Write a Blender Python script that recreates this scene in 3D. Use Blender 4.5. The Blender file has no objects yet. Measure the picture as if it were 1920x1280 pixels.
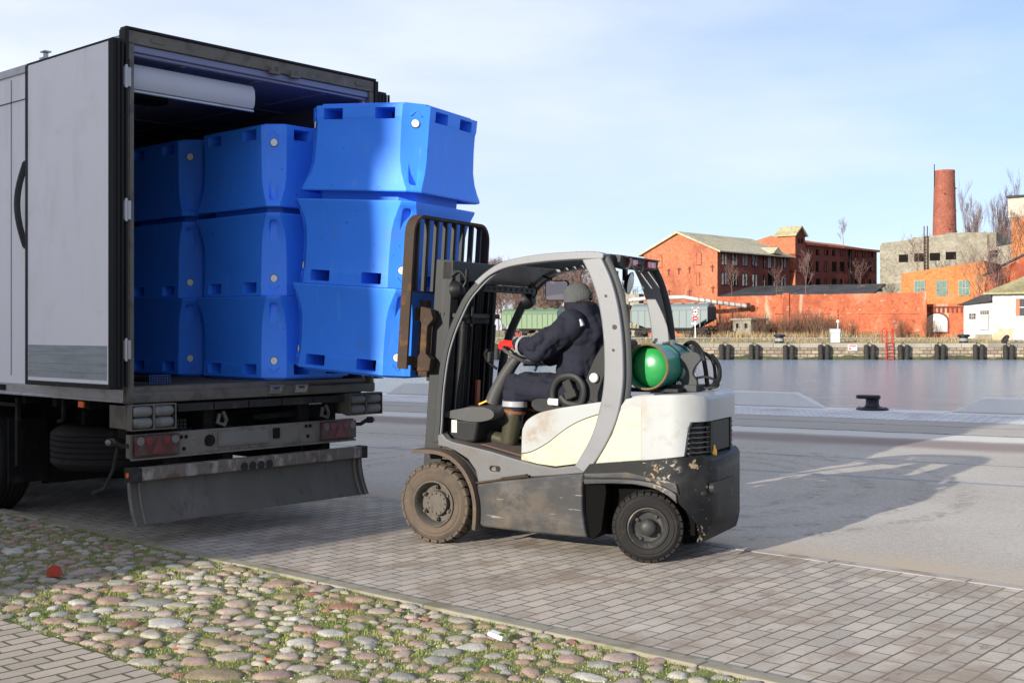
import bpy, bmesh, math, random
from mathutils import Vector, Matrix, noise
R = math.radians
scene = bpy.context.scene
C = scene.collection
# ---------------------------------------------------------------- camera
CAMH = 1.7; FPX = 2200.0; CX = 960.0; HY = 618.0
cd = bpy.data.cameras.new('camera'); cam = bpy.data.objects.new('camera', cd); C.objects.link(cam)
cam.location = (0, 0, CAMH); cam.rotation_euler = (R(90), 0, 0)
cd.sensor_fit = 'HORIZONTAL'; cd.sensor_width = 36; cd.lens = 36 * FPX / 1920
cd.shift_y = -22 / 1920; cd.clip_end = 5000; cd.clip_start = .1
scene.camera = cam
# ---------------------------------------------------------------- world, sun, exposure
SUN_EL = R(15.8); SUN_TO = Vector((.648, .762, 0)).normalized()       # where the light travels
w = bpy.data.worlds.new('World'); scene.world = w; w.use_nodes = True
nt = w.node_tree; nt.nodes.clear()
wo = nt.nodes.new('ShaderNodeOutputWorld'); bg = nt.nodes.new('ShaderNodeBackground')
sky = nt.nodes.new('ShaderNodeTexSky'); sky.sky_type = 'NISHITA'; sky.sun_disc = False
sky.sun_elevation = SUN_EL; sky.sun_rotation = math.atan2(-SUN_TO.x, -SUN_TO.y)
sky.air_density = 1.0; sky.dust_density = .4; sky.ozone_density = 2.5
tc = nt.nodes.new('ShaderNodeTexCoord'); mp = nt.nodes.new('ShaderNodeMapping'); mp.inputs['Scale'].default_value = (1.2, 1.2, 4.5)
mp.inputs['Rotation'].default_value = (0, R(14), R(20))
nz = nt.nodes.new('ShaderNodeTexNoise'); nz.inputs['Scale'].default_value = 2.6; nz.inputs['Detail'].default_value = 7; nz.inputs['Roughness'].default_value = .52
nt.links.new(tc.outputs['Generated'], mp.inputs['Vector']); nt.links.new(mp.outputs['Vector'], nz.inputs['Vector'])
rp = nt.nodes.new('ShaderNodeValToRGB'); rp.color_ramp.elements[0].position = .38; rp.color_ramp.elements[1].position = .74
nt.links.new(nz.outputs['Fac'], rp.inputs['Fac'])
sx = nt.nodes.new('ShaderNodeSeparateXYZ'); nt.links.new(tc.outputs['Generated'], sx.inputs[0])
mr = nt.nodes.new('ShaderNodeMapRange'); mr.inputs[1].default_value = .38; mr.inputs[2].default_value = -.42; mr.inputs[3].default_value = .27; mr.inputs[4].default_value = .84
nt.links.new(sx.outputs['X'], mr.inputs[0])
m1 = nt.nodes.new('ShaderNodeMath'); m1.operation = 'MULTIPLY_ADD'; m1.inputs[1].default_value = .36; m1.use_clamp = True
nt.links.new(rp.outputs['Color'], m1.inputs[0]); nt.links.new(mr.outputs[0], m1.inputs[2])
tint = nt.nodes.new('ShaderNodeMix'); tint.data_type = 'RGBA'; tint.blend_type = 'MULTIPLY'; tint.inputs[0].default_value = 1
tint.inputs[7].default_value = (.77, .855, 1.13, 1); nt.links.new(sky.outputs[0], tint.inputs[6])
mx = nt.nodes.new('ShaderNodeMix'); mx.data_type = 'RGBA'; mx.inputs[7].default_value = (5.7, 6.15, 7.0, 1)
nt.links.new(m1.outputs[0], mx.inputs[0]); nt.links.new(tint.outputs[2], mx.inputs[6])
nt.links.new(mx.outputs[2], bg.inputs['Color']); bg.inputs['Strength'].default_value = .106
nt.links.new(bg.outputs[0], wo.inputs[0])
sl = bpy.data.lights.new('sun', 'SUN'); sl.energy = 5.0; sl.angle = R(.5); sl.color = (1, .93, .82)
so = bpy.data.objects.new('sun', sl); C.objects.link(so); so.location = (-20, -20, 30)
so.rotation_euler = Vector((SUN_TO.x * math.cos(SUN_EL), SUN_TO.y * math.cos(SUN_EL), -math.sin(SUN_EL))).to_track_quat('-Z', 'Y').to_euler()
vs = scene.view_settings; vs.view_transform = 'Standard'; vs.look = 'None'; vs.exposure = .62; vs.gamma = 1
scene.cycles.max_bounces = 6; scene.cycles.use_denoising = True
# ---------------------------------------------------------------- materials
def lin(*c):
    return tuple((x / 255 / 12.92 if x <= 10 else ((x / 255 + .055) / 1.055) ** 2.4) for x in c)
class G:
    def __init__(s, name):
        s.m = bpy.data.materials.new(name); s.m.use_nodes = True; s.nt = s.m.node_tree
        s.b = s.nt.nodes['Principled BSDF']
    def n(s, t, ins=None, **pr):
        nd = s.nt.nodes.new('ShaderNode' + t)
        for k, v in pr.items(): setattr(nd, k, v)
        for k, v in (ins or {}).items(): s.set(nd.inputs[k], v)
        return nd
    def set(s, sock, v):
        if isinstance(v, bpy.types.NodeSocket): s.nt.links.new(v, sock)
        elif isinstance(v, (tuple, list)) and len(v) == 3 and sock.type == 'RGBA': sock.default_value = (*v, 1)
        else: sock.default_value = v
    def math(s, op, a, b=0.0, c=0.0, clamp=False):
        nd = s.n('Math', {0: a, 1: b, 2: c}, operation=op); nd.use_clamp = clamp; return nd.outputs[0]
    def mix(s, f, a, b, mode='MIX'):
        nd = s.n('Mix', data_type='RGBA', blend_type=mode); s.set(nd.inputs[0], f); s.set(nd.inputs[6], a); s.set(nd.inputs[7], b); return nd.outputs[2]
    def ramp(s, f, lo, hi, a=0.0, b=1.0):
        return s.n('MapRange', {0: f, 1: lo, 2: hi, 3: a, 4: b}, interpolation_type='SMOOTHSTEP').outputs[0]
    def noise(s, vec, scale, detail=5, rough=.55, dist=0):
        return s.n('TexNoise', {'Vector': vec, 'Scale': scale, 'Detail': detail, 'Roughness': rough, 'Distortion': dist}).outputs[0]
    def coords(s, rnd=True, stretch=None, kind='Object'):
        v = s.n('TexCoord').outputs[kind]
        if rnd:
            r = s.n('ObjectInfo').outputs['Random']
            r = s.math('MULTIPLY', r, 37.0)
            v = s.n('VectorMath', {0: v, 1: s.n('CombineXYZ', {0: r, 1: r, 2: r}).outputs[0]}, operation='ADD').outputs[0]
        if stretch: v = s.n('Mapping', {'Vector': v, 'Scale': stretch}).outputs[0]
        return v
    def bump(s, h, strength, dist=.01):
        nd = s.n('Bump', {'Height': h, 'Strength': strength, 'Distance': dist})
        if s.b.inputs['Normal'].links: s.nt.links.new(s.b.inputs['Normal'].links[0].from_socket, nd.inputs['Normal'])
        s.nt.links.new(nd.outputs[0], s.b.inputs['Normal'])
def mat(name, col, rough=.6, metal=0.0, var=.15, vs=3.0, bump=.15, bs=60, bd=.004, layers=(), coat=0.0, isl=0.0, spec=None, grain=0.0, gs=4.0, spots=()):
    """layers: (colour, scale, lo, hi, amount, stretch) noise shaped stains"""
    g = G(name); v = g.coords()
    a = g.noise(v, vs, 6, .6)
    f = g.math('MULTIPLY_ADD', a, 2 * var, 1 - var)
    if grain: f = g.math('MULTIPLY', f, g.math('MULTIPLY_ADD', g.noise(v, gs, 3, .7), 2*grain, 1-grain))
    if isl:
        ri = g.n('NewGeometry').outputs['Random Per Island']
        f = g.math('MULTIPLY', f, g.math('MULTIPLY_ADD', ri, 2 * isl, 1 - isl))
    c = g.mix(1.0, col, g.n('CombineColor', {0: f, 1: f, 2: f}).outputs[0], 'MULTIPLY')
    rr = g.math('MULTIPLY_ADD', a, .2, rough - .1, clamp=True)
    for i, L in enumerate(layers):
        lc, sc, lo, hi, am = L[:5]; st = L[5] if len(L) > 5 else None
        vv = g.n('Mapping', {'Vector': v, 'Scale': st or (1, 1, 1), 'Location': (i * 3.3, i * 1.7, i)}).outputs[0]
        k = g.ramp(g.noise(vv, sc, 8, .62, .3), lo, hi, 0, am)
        c = g.mix(k, c, lc)
        if i == 0: rr = g.math('MAXIMUM', rr, g.math('MULTIPLY', k, .85))
    for (px_, py_, pz_, r_, sc_, am_, lo_, hi_, ns_) in spots:   # wear with a place of its own on the part
        ov = g.n('TexCoord').outputs['Object']
        d_ = g.n('VectorMath', {0: g.n('VectorMath', {0: ov, 1: (px_, py_, pz_)}, operation='SUBTRACT').outputs[0]}, operation='LENGTH').outputs['Value']
        k = g.math('MULTIPLY', g.ramp(d_, r_*.25, r_, 1, 0), g.ramp(g.noise(ov, ns_, 6, .65), lo_, hi_, 0, am_))
        c = g.mix(k, c, sc_); rr = g.math('MAXIMUM', rr, g.math('MULTIPLY', k, .8))
    if spec is None and max(col) < .065: spec = .22; rr = g.math('MAXIMUM', rr, .5)
    if spec is not None: g.b.inputs['Specular IOR Level'].default_value = spec
    g.set(g.b.inputs['Base Color'], c); g.set(g.b.inputs['Roughness'], rr); g.b.inputs['Metallic'].default_value = metal
    if coat: g.b.inputs['Coat Weight'].default_value = coat; g.b.inputs['Coat Roughness'].default_value = .15
    if bump: g.bump(g.noise(v, bs, 4, .6), bump, bd)
    return g.m
def brickmat(name, c1, c2, mortar, bw, bh, ms=.01, layers=(), kind='Object', bump=.5, bd=.006, rough=.85, squash=1.0, smooth=.1, mvar=.3):
    g = G(name); v = g.coords(False, kind=kind)
    wv = g.n('VectorMath', {0: v, 1: g.n('VectorMath', {0: g.n('TexNoise', {'Vector': v, 'Scale': 7.0, 'Detail': 3}).outputs[1], 1: (.012, .012, .012)}, operation='MULTIPLY').outputs[0]}, operation='ADD').outputs[0]
    b = g.n('TexBrick', {'Vector': wv, 'Color1': c1, 'Color2': c2, 'Mortar': mortar, 'Scale': 1.0, 'Mortar Size': ms, 'Mortar Smooth': smooth, 'Brick Width': bw, 'Row Height': bh, 'Bias': 0.0})
    c = b.outputs[0]
    f = g.math('MULTIPLY_ADD', g.noise(v, 1.3 / bw * .3, 6, .65), 2 * mvar, 1 - mvar)
    c = g.mix(1.0, c, g.n('CombineColor', {0: f, 1: f, 2: f}).outputs[0], 'MULTIPLY')
    f2 = g.math('MULTIPLY_ADD', g.noise(v, 9 / bw, 4, .7), .5, .75)
    c = g.mix(1.0, c, g.n('CombineColor', {0: f2, 1: f2, 2: f2}).outputs[0], 'MULTIPLY')
    for i, L in enumerate(layers):
        lc, sc, lo, hi, am = L[:5]; st = L[5] if len(L) > 5 else None
        vv = g.n('Mapping', {'Vector': v, 'Scale': st or (1, 1, 1), 'Location': (i * 3.3, i * 1.7, i)}).outputs[0]
        c = g.mix(g.ramp(g.noise(vv, sc, 8, .65, .4), lo, hi, 0, am), c, lc)
    g.set(g.b.inputs['Base Color'], c); g.b.inputs['Roughness'].default_value = rough
    h = g.math('ADD', g.math('MULTIPLY', b.outputs[1], -1.0), g.math('MULTIPLY', g.noise(v, 12 / bw, 4, .7), .35))
    g.bump(h, bump, bd)
    return g.m
M = {}
def M_(k, *a, **kw): M[k] = mat(k, *a, **kw)
BL = (.05, .26, .95)
M_('tub_blue', (.038, .245, 1.0), .5, var=.12, vs=2.5, bump=.15, bs=60, bd=.003, layers=(((.02, .06, .28), 21, .655, .70, .7, (1, 1, .7)), ((.16, .38, .85), 7, .56, .74, .4, (3, 3, .5)), ((.02, .03, .08), 48, .695, .72, .8, (.35, 1, 1)), ((.10, .16, .35), 2.2, .60, .75, .35)))
M_('white_plastic', (.8, .8, .78), .5); M_('ring_black', (.02, .02, .02), .5)
M_('truck_white', (.74, .745, .79), .38, var=.04, vs=.8, bump=.03, bs=20, layers=(((.40, .39, .37), 3, .50, .80, .35, (1, 1, .3)), ((.25, .24, .22), 40, .70, .74, .5, (1, 1, .5)), ((.35, .33, .30), 1.3, .55, .8, .3, (1, 1, 2.5))))
M_('truck_inner', (.10, .105, .15), .5, var=.1)  # white lining; its shade and blue bounce are put into the colour
M_('alu', (.42, .44, .46), .38, .75, var=.18, vs=2, layers=(((.18, .18, .17), 5, .45, .75, .6, (1, 1, 3)),))
M_('alu_plate', (.33, .38, .41), .42, .5, var=.25, vs=6, bump=.2, bs=120, layers=(((.17, .20, .23), 5, .42, .7, .5, (.4, .4, 5)), ((.42, .45, .48), 24, .58, .68, .4, (.4, .4, 2.5))))
M_('frame_grey', (.125, .112, .092), .6, .2, var=.25, vs=5, layers=(((.05, .045, .04), 6, .48, .7, .7), ((.20, .19, .17), 12, .6, .75, .5, (1, 1, .4))))
M_('seal', (.012, .012, .013), .55, var=.1)
M_('under', (.007, .0065, .006), .8, var=.3, layers=(((.035, .03, .025), 7, .5, .75, .6),))
M_('bumper_dirty', (.15, .125, .105), .8, .1, var=.35, vs=7, bump=.4, bs=40, layers=(((.33, .30, .27), 9, .5, .62, .8, (1, 1, .35)), ((.10, .05, .03), 8, .55, .66, .7), ((.03, .03, .03), 5, .58, .7, .7)))
M_('beam_grey', (.17, .155, .13), .75, .1, var=.3, vs=9, bump=.5, bs=130, layers=(((.06, .055, .05), 6, .5, .72, .7), ((.24, .23, .21), 20, .6, .7, .4)))
M_('flap', (.088, .080, .068), .75, var=.25, vs=5, bump=.3, bs=160, layers=(((.15, .14, .13), 3, .45, .8, .6, (1, 1, .25)), ((.03, .03, .035), 6, .55, .72, .6, (2, 2, .2))))
M_('rubber', (.028, .027, .026), .75, var=.25, bump=.3, layers=(((.10, .085, .07), 6, .5, .75, .5),))
M_('buffer', (.16, .155, .15), .55, var=.2, layers=(((.05, .05, .05), 8, .5, .7, .6),))
M_('lens_red', (.07, .010, .012), .35, var=.2, layers=(((.08, .07, .065), 10, .42, .7, .8),))
M_('lens_grey', (.15, .145, .14), .4, layers=(((.08, .07, .065), 10, .45, .7, .8),))
M_('orange', (.75, .13, .01), .4)
M_('tyre_dusty', (.085, .063, .045), .9, var=.35, vs=9, bump=.5, bs=70, layers=(((.045, .04, .036), 7, .5, .68, .8), ((.15, .115, .08), 20, .6, .72, .5)))
M_('tyre_dark', (.016, .015, .0145), .8, var=.3, vs=9, bump=.4, bs=70, layers=(((.10, .078, .055), 7, .56, .8, .5), ((.12, .12, .12), 30, .72, .76, .4, (1, 1, 1))))
M_('rim_dirty', (.085, .074, .06), .75, .1, var=.3, vs=14, bump=.5, bs=90, layers=(((.05, .04, .03), 16, .5, .66, .7), ((.22, .12, .06), 12, .62, .7, .5)))
M_('rim_grey', (.045, .045, .046), .5, .3, var=.25, vs=14, layers=(((.16, .13, .1), 12, .5, .7, .6),))
M_('guard_grey', (.155, .16, .172), .42, var=.10, vs=5, bump=.1, bs=70, coat=.1, layers=(((.08, .075, .07), 7, .55, .75, .5), ((.4, .4, .4), 45, .71, .73, .7)))
M_('guard_dark', (.034, .037, .038), .45, var=.12, vs=5, layers=(((.2, .2, .2), 40, .70, .74, .5),))
M_('body_dark', (.034, .035, .037), .5, spots=((-.62, .55, .40, .22, (.12, .12, .122), .6, .42, .66, 5), (-1.85, .53, .57, .16, (.26, .20, .11), .9, .56, .60, 18), (-.8, .55, .17, .5, (.12, .09, .06), .6, .35, .6, 5)), var=.2, vs=4, bump=.12, bs=50, coat=.08, layers=(((.085, .088, .092), 2.6, .5, .66, .6, (.9, 1, 2.6)), ((.26, .27, .28), 6, .645, .69, .75, (.6, 1, 7)), ((.11, .08, .055), 4, .54, .75, .5)))
M_('lower_grey', (.095, .096, .100), .45, var=.15, vs=5, bump=.12, bs=60, layers=(((.10, .075, .055), 4, .48, .72, .7), ((.25, .25, .25), 30, .70, .74, .6)))
M_('cw_dark', (.005, .0055, .0065), .42, spots=((-1.90, .53, .69, .13, (.34, .32, .28), .9, .55, .59, 17), (-1.80, .53, .65, .09, (.26, .17, .08), .9, .55, .59, 24), (-2.10, .35, .28, .25, (.34, .32, .28), .8, .63, .66, 24), (-2.15, .3, .62, .2, (.4, .4, .38), .8, .64, .67, 30)), var=.2, vs=4, bump=.15, bs=50, coat=.05, layers=(((.26, .20, .12), 7, .635, .665, .95), ((.42, .43, .42), 22, .68, .71, .85, (.5, .5, 2)), ((.03, .03, .032), 3, .45, .7, .6)))
M_('hood_white', (.295, .31, .312), .42, var=.06, vs=3, bump=.05, bs=30, coat=.1, spots=((-.90, .49, .99, .19, (.20, .14, .07), .6, .36, .64, 6), (-.80, .49, .88, .10, (.22, .15, .08), .6, .40, .6, 12), (-1.66, .51, .98, .12, (.24, .18, .12), .6, .52, .64, 22), (-1.72, .3, 1.23, .35, (.24, .22, .18), .4, .42, .66, 7), (-1.9, .51, .76, .5, (.20, .17, .13), .35, .52, .68, 9)), layers=(((.24, .18, .10), 2.4, .53, .78, .6, (1, 1, .8)), ((.2, .17, .13), 8, .64, .70, .45), ((.3, .25, .18), 34, .70, .74, .7)))
M_('cream', (.50, .465, .30), .42, var=.05, vs=3, spots=((-.72, .49, .72, .12, (.20, .12, .05), .7, .46, .62, 14), (-1.66, .51, 1.0, .14, (.34, .26, .14), .5, .54, .62, 26), (-1.0, .49, .68, .30, (.34, .27, .16), .4, .45, .68, 7)), bump=.05, bs=30, coat=.12, layers=(((.30, .21, .11), 30, .68, .72, .7), ((.42, .35, .23), 3.5, .54, .80, .45, (1, 1, .5)), ((.25, .17, .09), 9, .64, .70, .5)))
M_('mast_grey', (.036, .037, .038), .5, .25, var=.18, vs=4, bump=.12, layers=(((.08, .08, .08), 5, .5, .8, .35, (3, 3, .5)), ((.12, .08, .05), 14, .66, .74, .6), ((.35, .35, .35), 45, .71, .74, .6)))
M_('black_metal', (.009, .009, .010), .5, var=.2, layers=(((.07, .05, .035), 8, .58, .75, .5),))
M_('rusty', (.045, .030, .021), .75, .15, var=.35, vs=10, bump=.5, bs=60, layers=(((.13, .065, .03), 7, .52, .68, .65), ((.035, .03, .028), 6, .52, .68, .75)))
M_('fender', (.085, .06, .042), .85, var=.3, vs=8, bump=.4, bs=60, layers=(((.05, .045, .045), 5, .5, .68, .8), ((.16, .12, .085), 13, .6, .72, .5)))
M_('floor_mat', (.085, .055, .042), .9, var=.35, vs=12, bump=.5, bs=80, layers=(((.05, .035, .03), 8, .5, .7, .6),))
M_('plastic_grey', (.060, .060, .061), .45, var=.06, vs=5, bump=.1, bs=200, layers=(((.10, .095, .09), 5, .5, .8, .4),))
M_('plastic_black', (.012, .013, .014), .4, var=.12, vs=5, bump=.1, bs=150, layers=(((.04, .038, .036), 6, .52, .8, .4),))
M_('green_tank', (.022, .24, .06), .3, var=.15, vs=6, bump=.05, coat=.4, layers=(((.25, .30, .12), 55, .68, .72, .5),))
M_('teal_tank', (.025, .21, .12), .35, var=.2, vs=6, coat=.2, layers=(((.03, .12, .2), 6, .52, .68, .6), ((.3, .33, .25), 30, .66, .7, .6)))
M_('rust_edge', (.17, .09, .045), .7, var=.3, vs=20, bump=.3)
M_('void', (.003, .003, .003), .9, bump=0, spec=.1)  # near-black colour stands in for deep shade inside the recesses
M_('mirror', (.22, .2, .22), .12, .8)
M_('sticker', (.5, .5, .48), .5); M_('ink', (.03, .03, .03), .6)
M_('yellow', (.9, .42, .01), .35); M_('red_brown', (.3, .06, .02), .5)
M_('glass_dark', (.03, .03, .035), .12); M_('glass_white', (.55, .56, .52), .25)
M_('red_lamp', (.5, .02, .06), .2, coat=.4)
M_('steel', (.35, .35, .35), .35, .8)
# clothes
M_('navy', (.0175, .0185, .029), .9, var=.3, vs=9, bump=.4, bs=260, bd=.0015, spec=.15)
M_('reflective', (.30, .30, .32), .4, var=.1); M_('lime', (.5, .62, .12), .5)
M_('glove', (.60, .012, .008), .8, bump=.4, bs=160, var=.2, vs=30)
M_('boot', (.045, .042, .026), .38, var=.2, vs=9, coat=.15, layers=(((.09, .075, .05), 9, .52, .75, .5),))
M_('boot_trim', (.16, .055, .018), .6); M_('skin', (.45, .26, .19), .55, bump=.1); M_('hairdark', (.04, .03, .025), .7)
# ground & stone
M_('kerb', (.25, .225, .17), .9, var=.25, vs=5, bump=.6, bs=50, layers=(((.13, .12, .06), 4, .46, .66, .75), ((.20, .19, .17), 9, .5, .7, .5)))
M_('concrete', (.50, .49, .47), .8, var=.12, vs=2, bump=.3, bs=40, layers=(((.25, .24, .23), 3, .5, .75, .6, (3, 3, .35)),))
M_('iron_black', (.012, .013, .02), .35, var=.2, coat=.2)
M_('soil', (.20, .17, .08), .95, var=.4, vs=9, bump=.8, bs=60, bd=.02, layers=(((.09, .13, .025), 6, .40, .62, .8), ((.42, .38, .30), 60, .60, .66, .8)))
# far side
def far(k, c, d, l, lo=.45, sc=.22, extra=()):
    M_(k, c, .9, var=.42, vs=1.1, grain=.75, gs=3.5, bump=.5, bs=3, bd=.06, layers=((d, sc, lo, .68, .8, (1, 1, .6)), (l, sc * 2.2, .56, .68, .65), (tuple(x*.45 for x in d), 2.4, .60, .68, .55)) + tuple(extra))
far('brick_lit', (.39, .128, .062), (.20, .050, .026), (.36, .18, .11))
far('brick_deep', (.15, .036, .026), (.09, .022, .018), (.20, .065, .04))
far('brick_wall', (.40, .105, .045), (.19, .042, .02), (.38, .19, .12), extra=(((.40, .33, .23), .16, .585, .64, .8, (2, 2, .25)), ((.46, .36, .28), .8, .60, .68, .6, (1, 1, 1.5))))
far('brick_orange', (.44, .16, .05), (.24, .065, .02), (.36, .2, .1))
far('brick_chimney', (.25, .080, .05), (.17, .05, .032), (.30, .14, .09), sc=.5)
far('conc_old', (.235, .215, .165), (.13, .115, .085), (.33, .31, .26))
far('plaster', (.50, .49, .47), (.36, .33, .28), (.42, .30, .2), lo=.58)
far('roof_corr', (.40, .36, .25), (.28, .25, .18), (.48, .37, .12))
far('roof_yellow', (.34, .31, .18), (.23, .19, .08), (.44, .4, .2))
far('roof_black', (.05, .05, .055), (.035, .035, .035), (.2, .17, .09))
far('wood_grey', (.26, .25, .23), (.14, .13, .12), (.36, .35, .33))
M_('win_dark', (.014, .012, .012), .95, var=.3, spec=0); M_('win_board', (.30, .28, .27), .8, var=.5, vs=1.5, layers=(((.03, .02, .02), .9, .5, .58, .9),))
M_('win_green', (.10, .19, .15), .7, var=.4, vs=2.5, layers=(((.04, .06, .05), 2.5, .5, .6, .7),))
M_('wagon_green', (.09, .15, .085), .6, var=.15, vs=.8, layers=(((.10, .13, .08), .8, .5, .75, .5, (2, 2, .4)),))
M_('wagon_green_light', (.135, .20, .115), .6, var=.12, vs=.8)
M_('wagon_grey', (.145, .18, .185), .55, var=.12, vs=.8, layers=(((.14, .15, .14), .8, .5, .75, .5, (2, 2, .4)),))
M_('wagon_dark', (.035, .055, .06), .6); M_('wagon_under', (.03, .028, .025), .8, var=.4); M_('wheel_red', (.25, .02, .02), .6)
M_('pipe_white', (.45, .43, .41), .6, var=.3, vs=1.5, layers=(((.2, .14, .1), 2.5, .55, .68, .8),))
M_('twig', (.16, .10, .085), .9, var=.3); M_('twig_lite', (.23, .17, .13), .9, var=.3); M_('twig_brush', (.17, .095, .06), .9, var=.4, isl=.3)
M_('dry_grass', (.30, .22, .12), .95, var=.3, isl=.35)
M_('ladder_red', (.40, .02, .018), .5); M_('cab_white', (.45, .50, .51), .5); M_('sign_red', (.6, .03, .03), .5)
M_('rail_blue', (.1, .25, .35), .6)
M_('ceiling_blue_bounce', (.16, .18, .30), .5, var=.1)  # blue bounce light put into the colour of ceiling and lip
M_('blind_grey', (.42, .44, .50), .45, var=.05)

# ---------------------------------------------------------------- mesh builder
def frame_of(t):
    t = t.normalized(); up = Vector((0, 0, 1)) if abs(t.z) < .9 else Vector((1, 0, 0))
    a = t.cross(up).normalized(); return a, a.cross(t).normalized()
class MB:
    def __init__(s): s.v = []; s.f = []; s.k = []; s.x = None
    def add(s, vs, fs, k=0):
        o = len(s.v)
        for p in vs:
            p = Vector(p); s.v.append(s.x @ p if s.x else p)
        s.f += [tuple(i + o for i in f) for f in fs]; s.k += [k] * len(fs); return s
    def box(s, x0, x1, y0, y1, z0, z1, k=0):
        return s.add([(x0,y0,z0),(x1,y0,z0),(x1,y1,z0),(x0,y1,z0),(x0,y0,z1),(x1,y0,z1),(x1,y1,z1),(x0,y1,z1)],
            [(0,3,2,1),(4,5,6,7),(0,1,5,4),(1,2,6,5),(2,3,7,6),(3,0,4,7)], k)
    def obox(s, c, size, m=None, k=0):
        h = Vector(size) / 2; c = Vector(c); m = m or Matrix.Identity(3)
        P = [c + m @ Vector((sx*h.x, sy*h.y, sz*h.z)) for sx,sy,sz in ((-1,-1,-1),(1,-1,-1),(1,1,-1),(-1,1,-1),(-1,-1,1),(1,-1,1),(1,1,1),(-1,1,1))]
        return s.add(P, [(0,3,2,1),(4,5,6,7),(0,1,5,4),(1,2,6,5),(2,3,7,6),(3,0,4,7)], k)
    def bar(s, a, b, w, h=None, k=0):
        a = Vector(a); b = Vector(b); h = h or w; p, q = frame_of(b - a)
        P = [e + p*(sx*w/2) + q*(sy*h/2) for e in (a, b) for sx,sy in ((-1,-1),(1,-1),(1,1),(-1,1))]
        return s.add(P, [(0,1,2,3),(7,6,5,4),(0,4,5,1),(1,5,6,2),(2,6,7,3),(3,7,4,0)], k)
    def prism(s, poly, a, b, ax='y', k=0):
        """poly in the plane normal to axis ax, extruded a..b"""
        ar = sum(poly[i][0]*poly[(i+1)%len(poly)][1]-poly[(i+1)%len(poly)][0]*poly[i][1] for i in range(len(poly)))
        if (ar > 0) == (ax == 'y'): poly = poly[::-1]
        def P(p, t): return {'y': (p[0], t, p[1]), 'z': (p[0], p[1], t), 'x': (t, p[0], p[1])}[ax]
        if a > b: a, b = b, a
        n = len(poly)
        return s.add([P(p, a) for p in poly] + [P(p, b) for p in poly],
            [tuple(range(n))[::-1], tuple(range(n, 2*n))] + [(i, (i+1) % n, (i+1) % n + n, i + n) for i in range(n)], k)
    def tube(s, pts, r, n=8, k=0, caps=True, sq=None):
        pts = [Vector(p) for p in pts]; rs = r if isinstance(r, (list, tuple)) else [r]*len(pts)
        V = []; prev = None
        for i, p in enumerate(pts):
            t = (pts[min(i+1, len(pts)-1)] - pts[max(i-1, 0)])
            if t.length < 1e-9: t = Vector((0,0,1))
            t.normalize()
            if prev is None: a, b = frame_of(t)
            else:
                a = prev - t * prev.dot(t)
                a = a.normalized() if a.length > 1e-6 else frame_of(t)[0]; b = a.cross(t).normalized()
            prev = a
            for j in range(n):
                an = 2*math.pi*(j+.5)/n; e = (1.414 if n == 4 else 1) * rs[i]
                wx, wy = (sq or (1, 1)); V.append(p + a*math.cos(an)*e*wx + b*math.sin(an)*e*wy)
        F = [(i*n+j, (i+1)*n+j, (i+1)*n+(j+1)%n, i*n+(j+1)%n) for i in range(len(pts)-1) for j in range(n)]
        if caps: F += [tuple(range(n)), tuple(range((len(pts)-1)*n, len(pts)*n))[::-1]]
        return s.add(V, F, k)
    def lathe(s, prof, c=(0,0,0), axis=(0,1,0), n=32, k=0, ks=None, closed=False):
        """prof: (radius, distance along axis)"""
        c = Vector(c); t = Vector(axis).normalized(); a, b = frame_of(t); V = []
        for r, h in prof:
            for j in range(n):
                an = 2*math.pi*j/n; V.append(c + t*h + (a*math.cos(an)+b*math.sin(an))*max(r, 1e-4))
        L = len(prof)
        for i in range(L if closed else L-1):
            o = len(s.v)
        F = []; K = []
        for i in range(L if closed else L-1):
            i2 = (i+1) % L
            for j in range(n): F.append((i*n+j, i*n+(j+1)%n, i2*n+(j+1)%n, i2*n+j)); K.append(ks[i] if ks else k)
        o = len(s.k); s.add(V, F, k); s.k[o:] = K; return s
    def cyl(s, c, axis, r, h, n=24, k=0, r2=None):
        return s.lathe([(0,0),(r,0),(r2 if r2 is not None else r,h),(0,h)], c, axis, n, k)
    def ball(s, c, r, k=0, sc=(1,1,1), n=16, m=None):
        P = []; c = Vector(c)
        for i in range(n//2+1):
            ph = math.pi*i/(n//2)
            for j in range(n):
                th = 2*math.pi*j/n; p = Vector((math.sin(ph)*math.cos(th)*sc[0], math.sin(ph)*math.sin(th)*sc[1], math.cos(ph)*sc[2]))*r
                P.append(c + (m @ p if m else p))
        return s.add(P, [(i*n+j, (i+1)*n+j, (i+1)*n+(j+1)%n, i*n+(j+1)%n) for i in range(n//2) for j in range(n)], k)
    def cap(s, a, b, ra, rb=None, n=14, k=0):
        rb = ra if rb is None else rb; a = Vector(a); b = Vector(b); L = (b-a).length
        if L < 1e-6: return s.ball(a, ra, k)
        pr = [(ra*math.cos(t), -ra*math.sin(t)) for t in [math.pi/2*(1-i/4) for i in range(4)]] + [(ra, 0), (rb, L)] + [(rb*math.cos(t), L+rb*math.sin(t)) for t in [math.pi/2*(i/4) for i in range(1, 5)]]
        return s.lathe(pr, a, b-a, n, k)
    def build(s, name, mats, parent=None, bevel=0, seg=2, smooth=True, ang=38, loc=None, uv=False, weld=True):
        me = bpy.data.meshes.new(name); me.from_pydata([tuple(p) for p in s.v], [], s.f)
        mats = mats if isinstance(mats, (list, tuple)) else [mats]
        for m_ in mats: me.materials.append(M[m_] if isinstance(m_, str) else m_)
        if len(mats) > 1: me.polygons.foreach_set('material_index', s.k)
        if weld or smooth:
            bm = bmesh.new(); bm.from_mesh(me)
            if weld: bmesh.ops.remove_doubles(bm, verts=bm.verts, dist=1e-5)
            bmesh.ops.recalc_face_normals(bm, faces=bm.faces)
            bm.to_mesh(me); bm.free()
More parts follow.
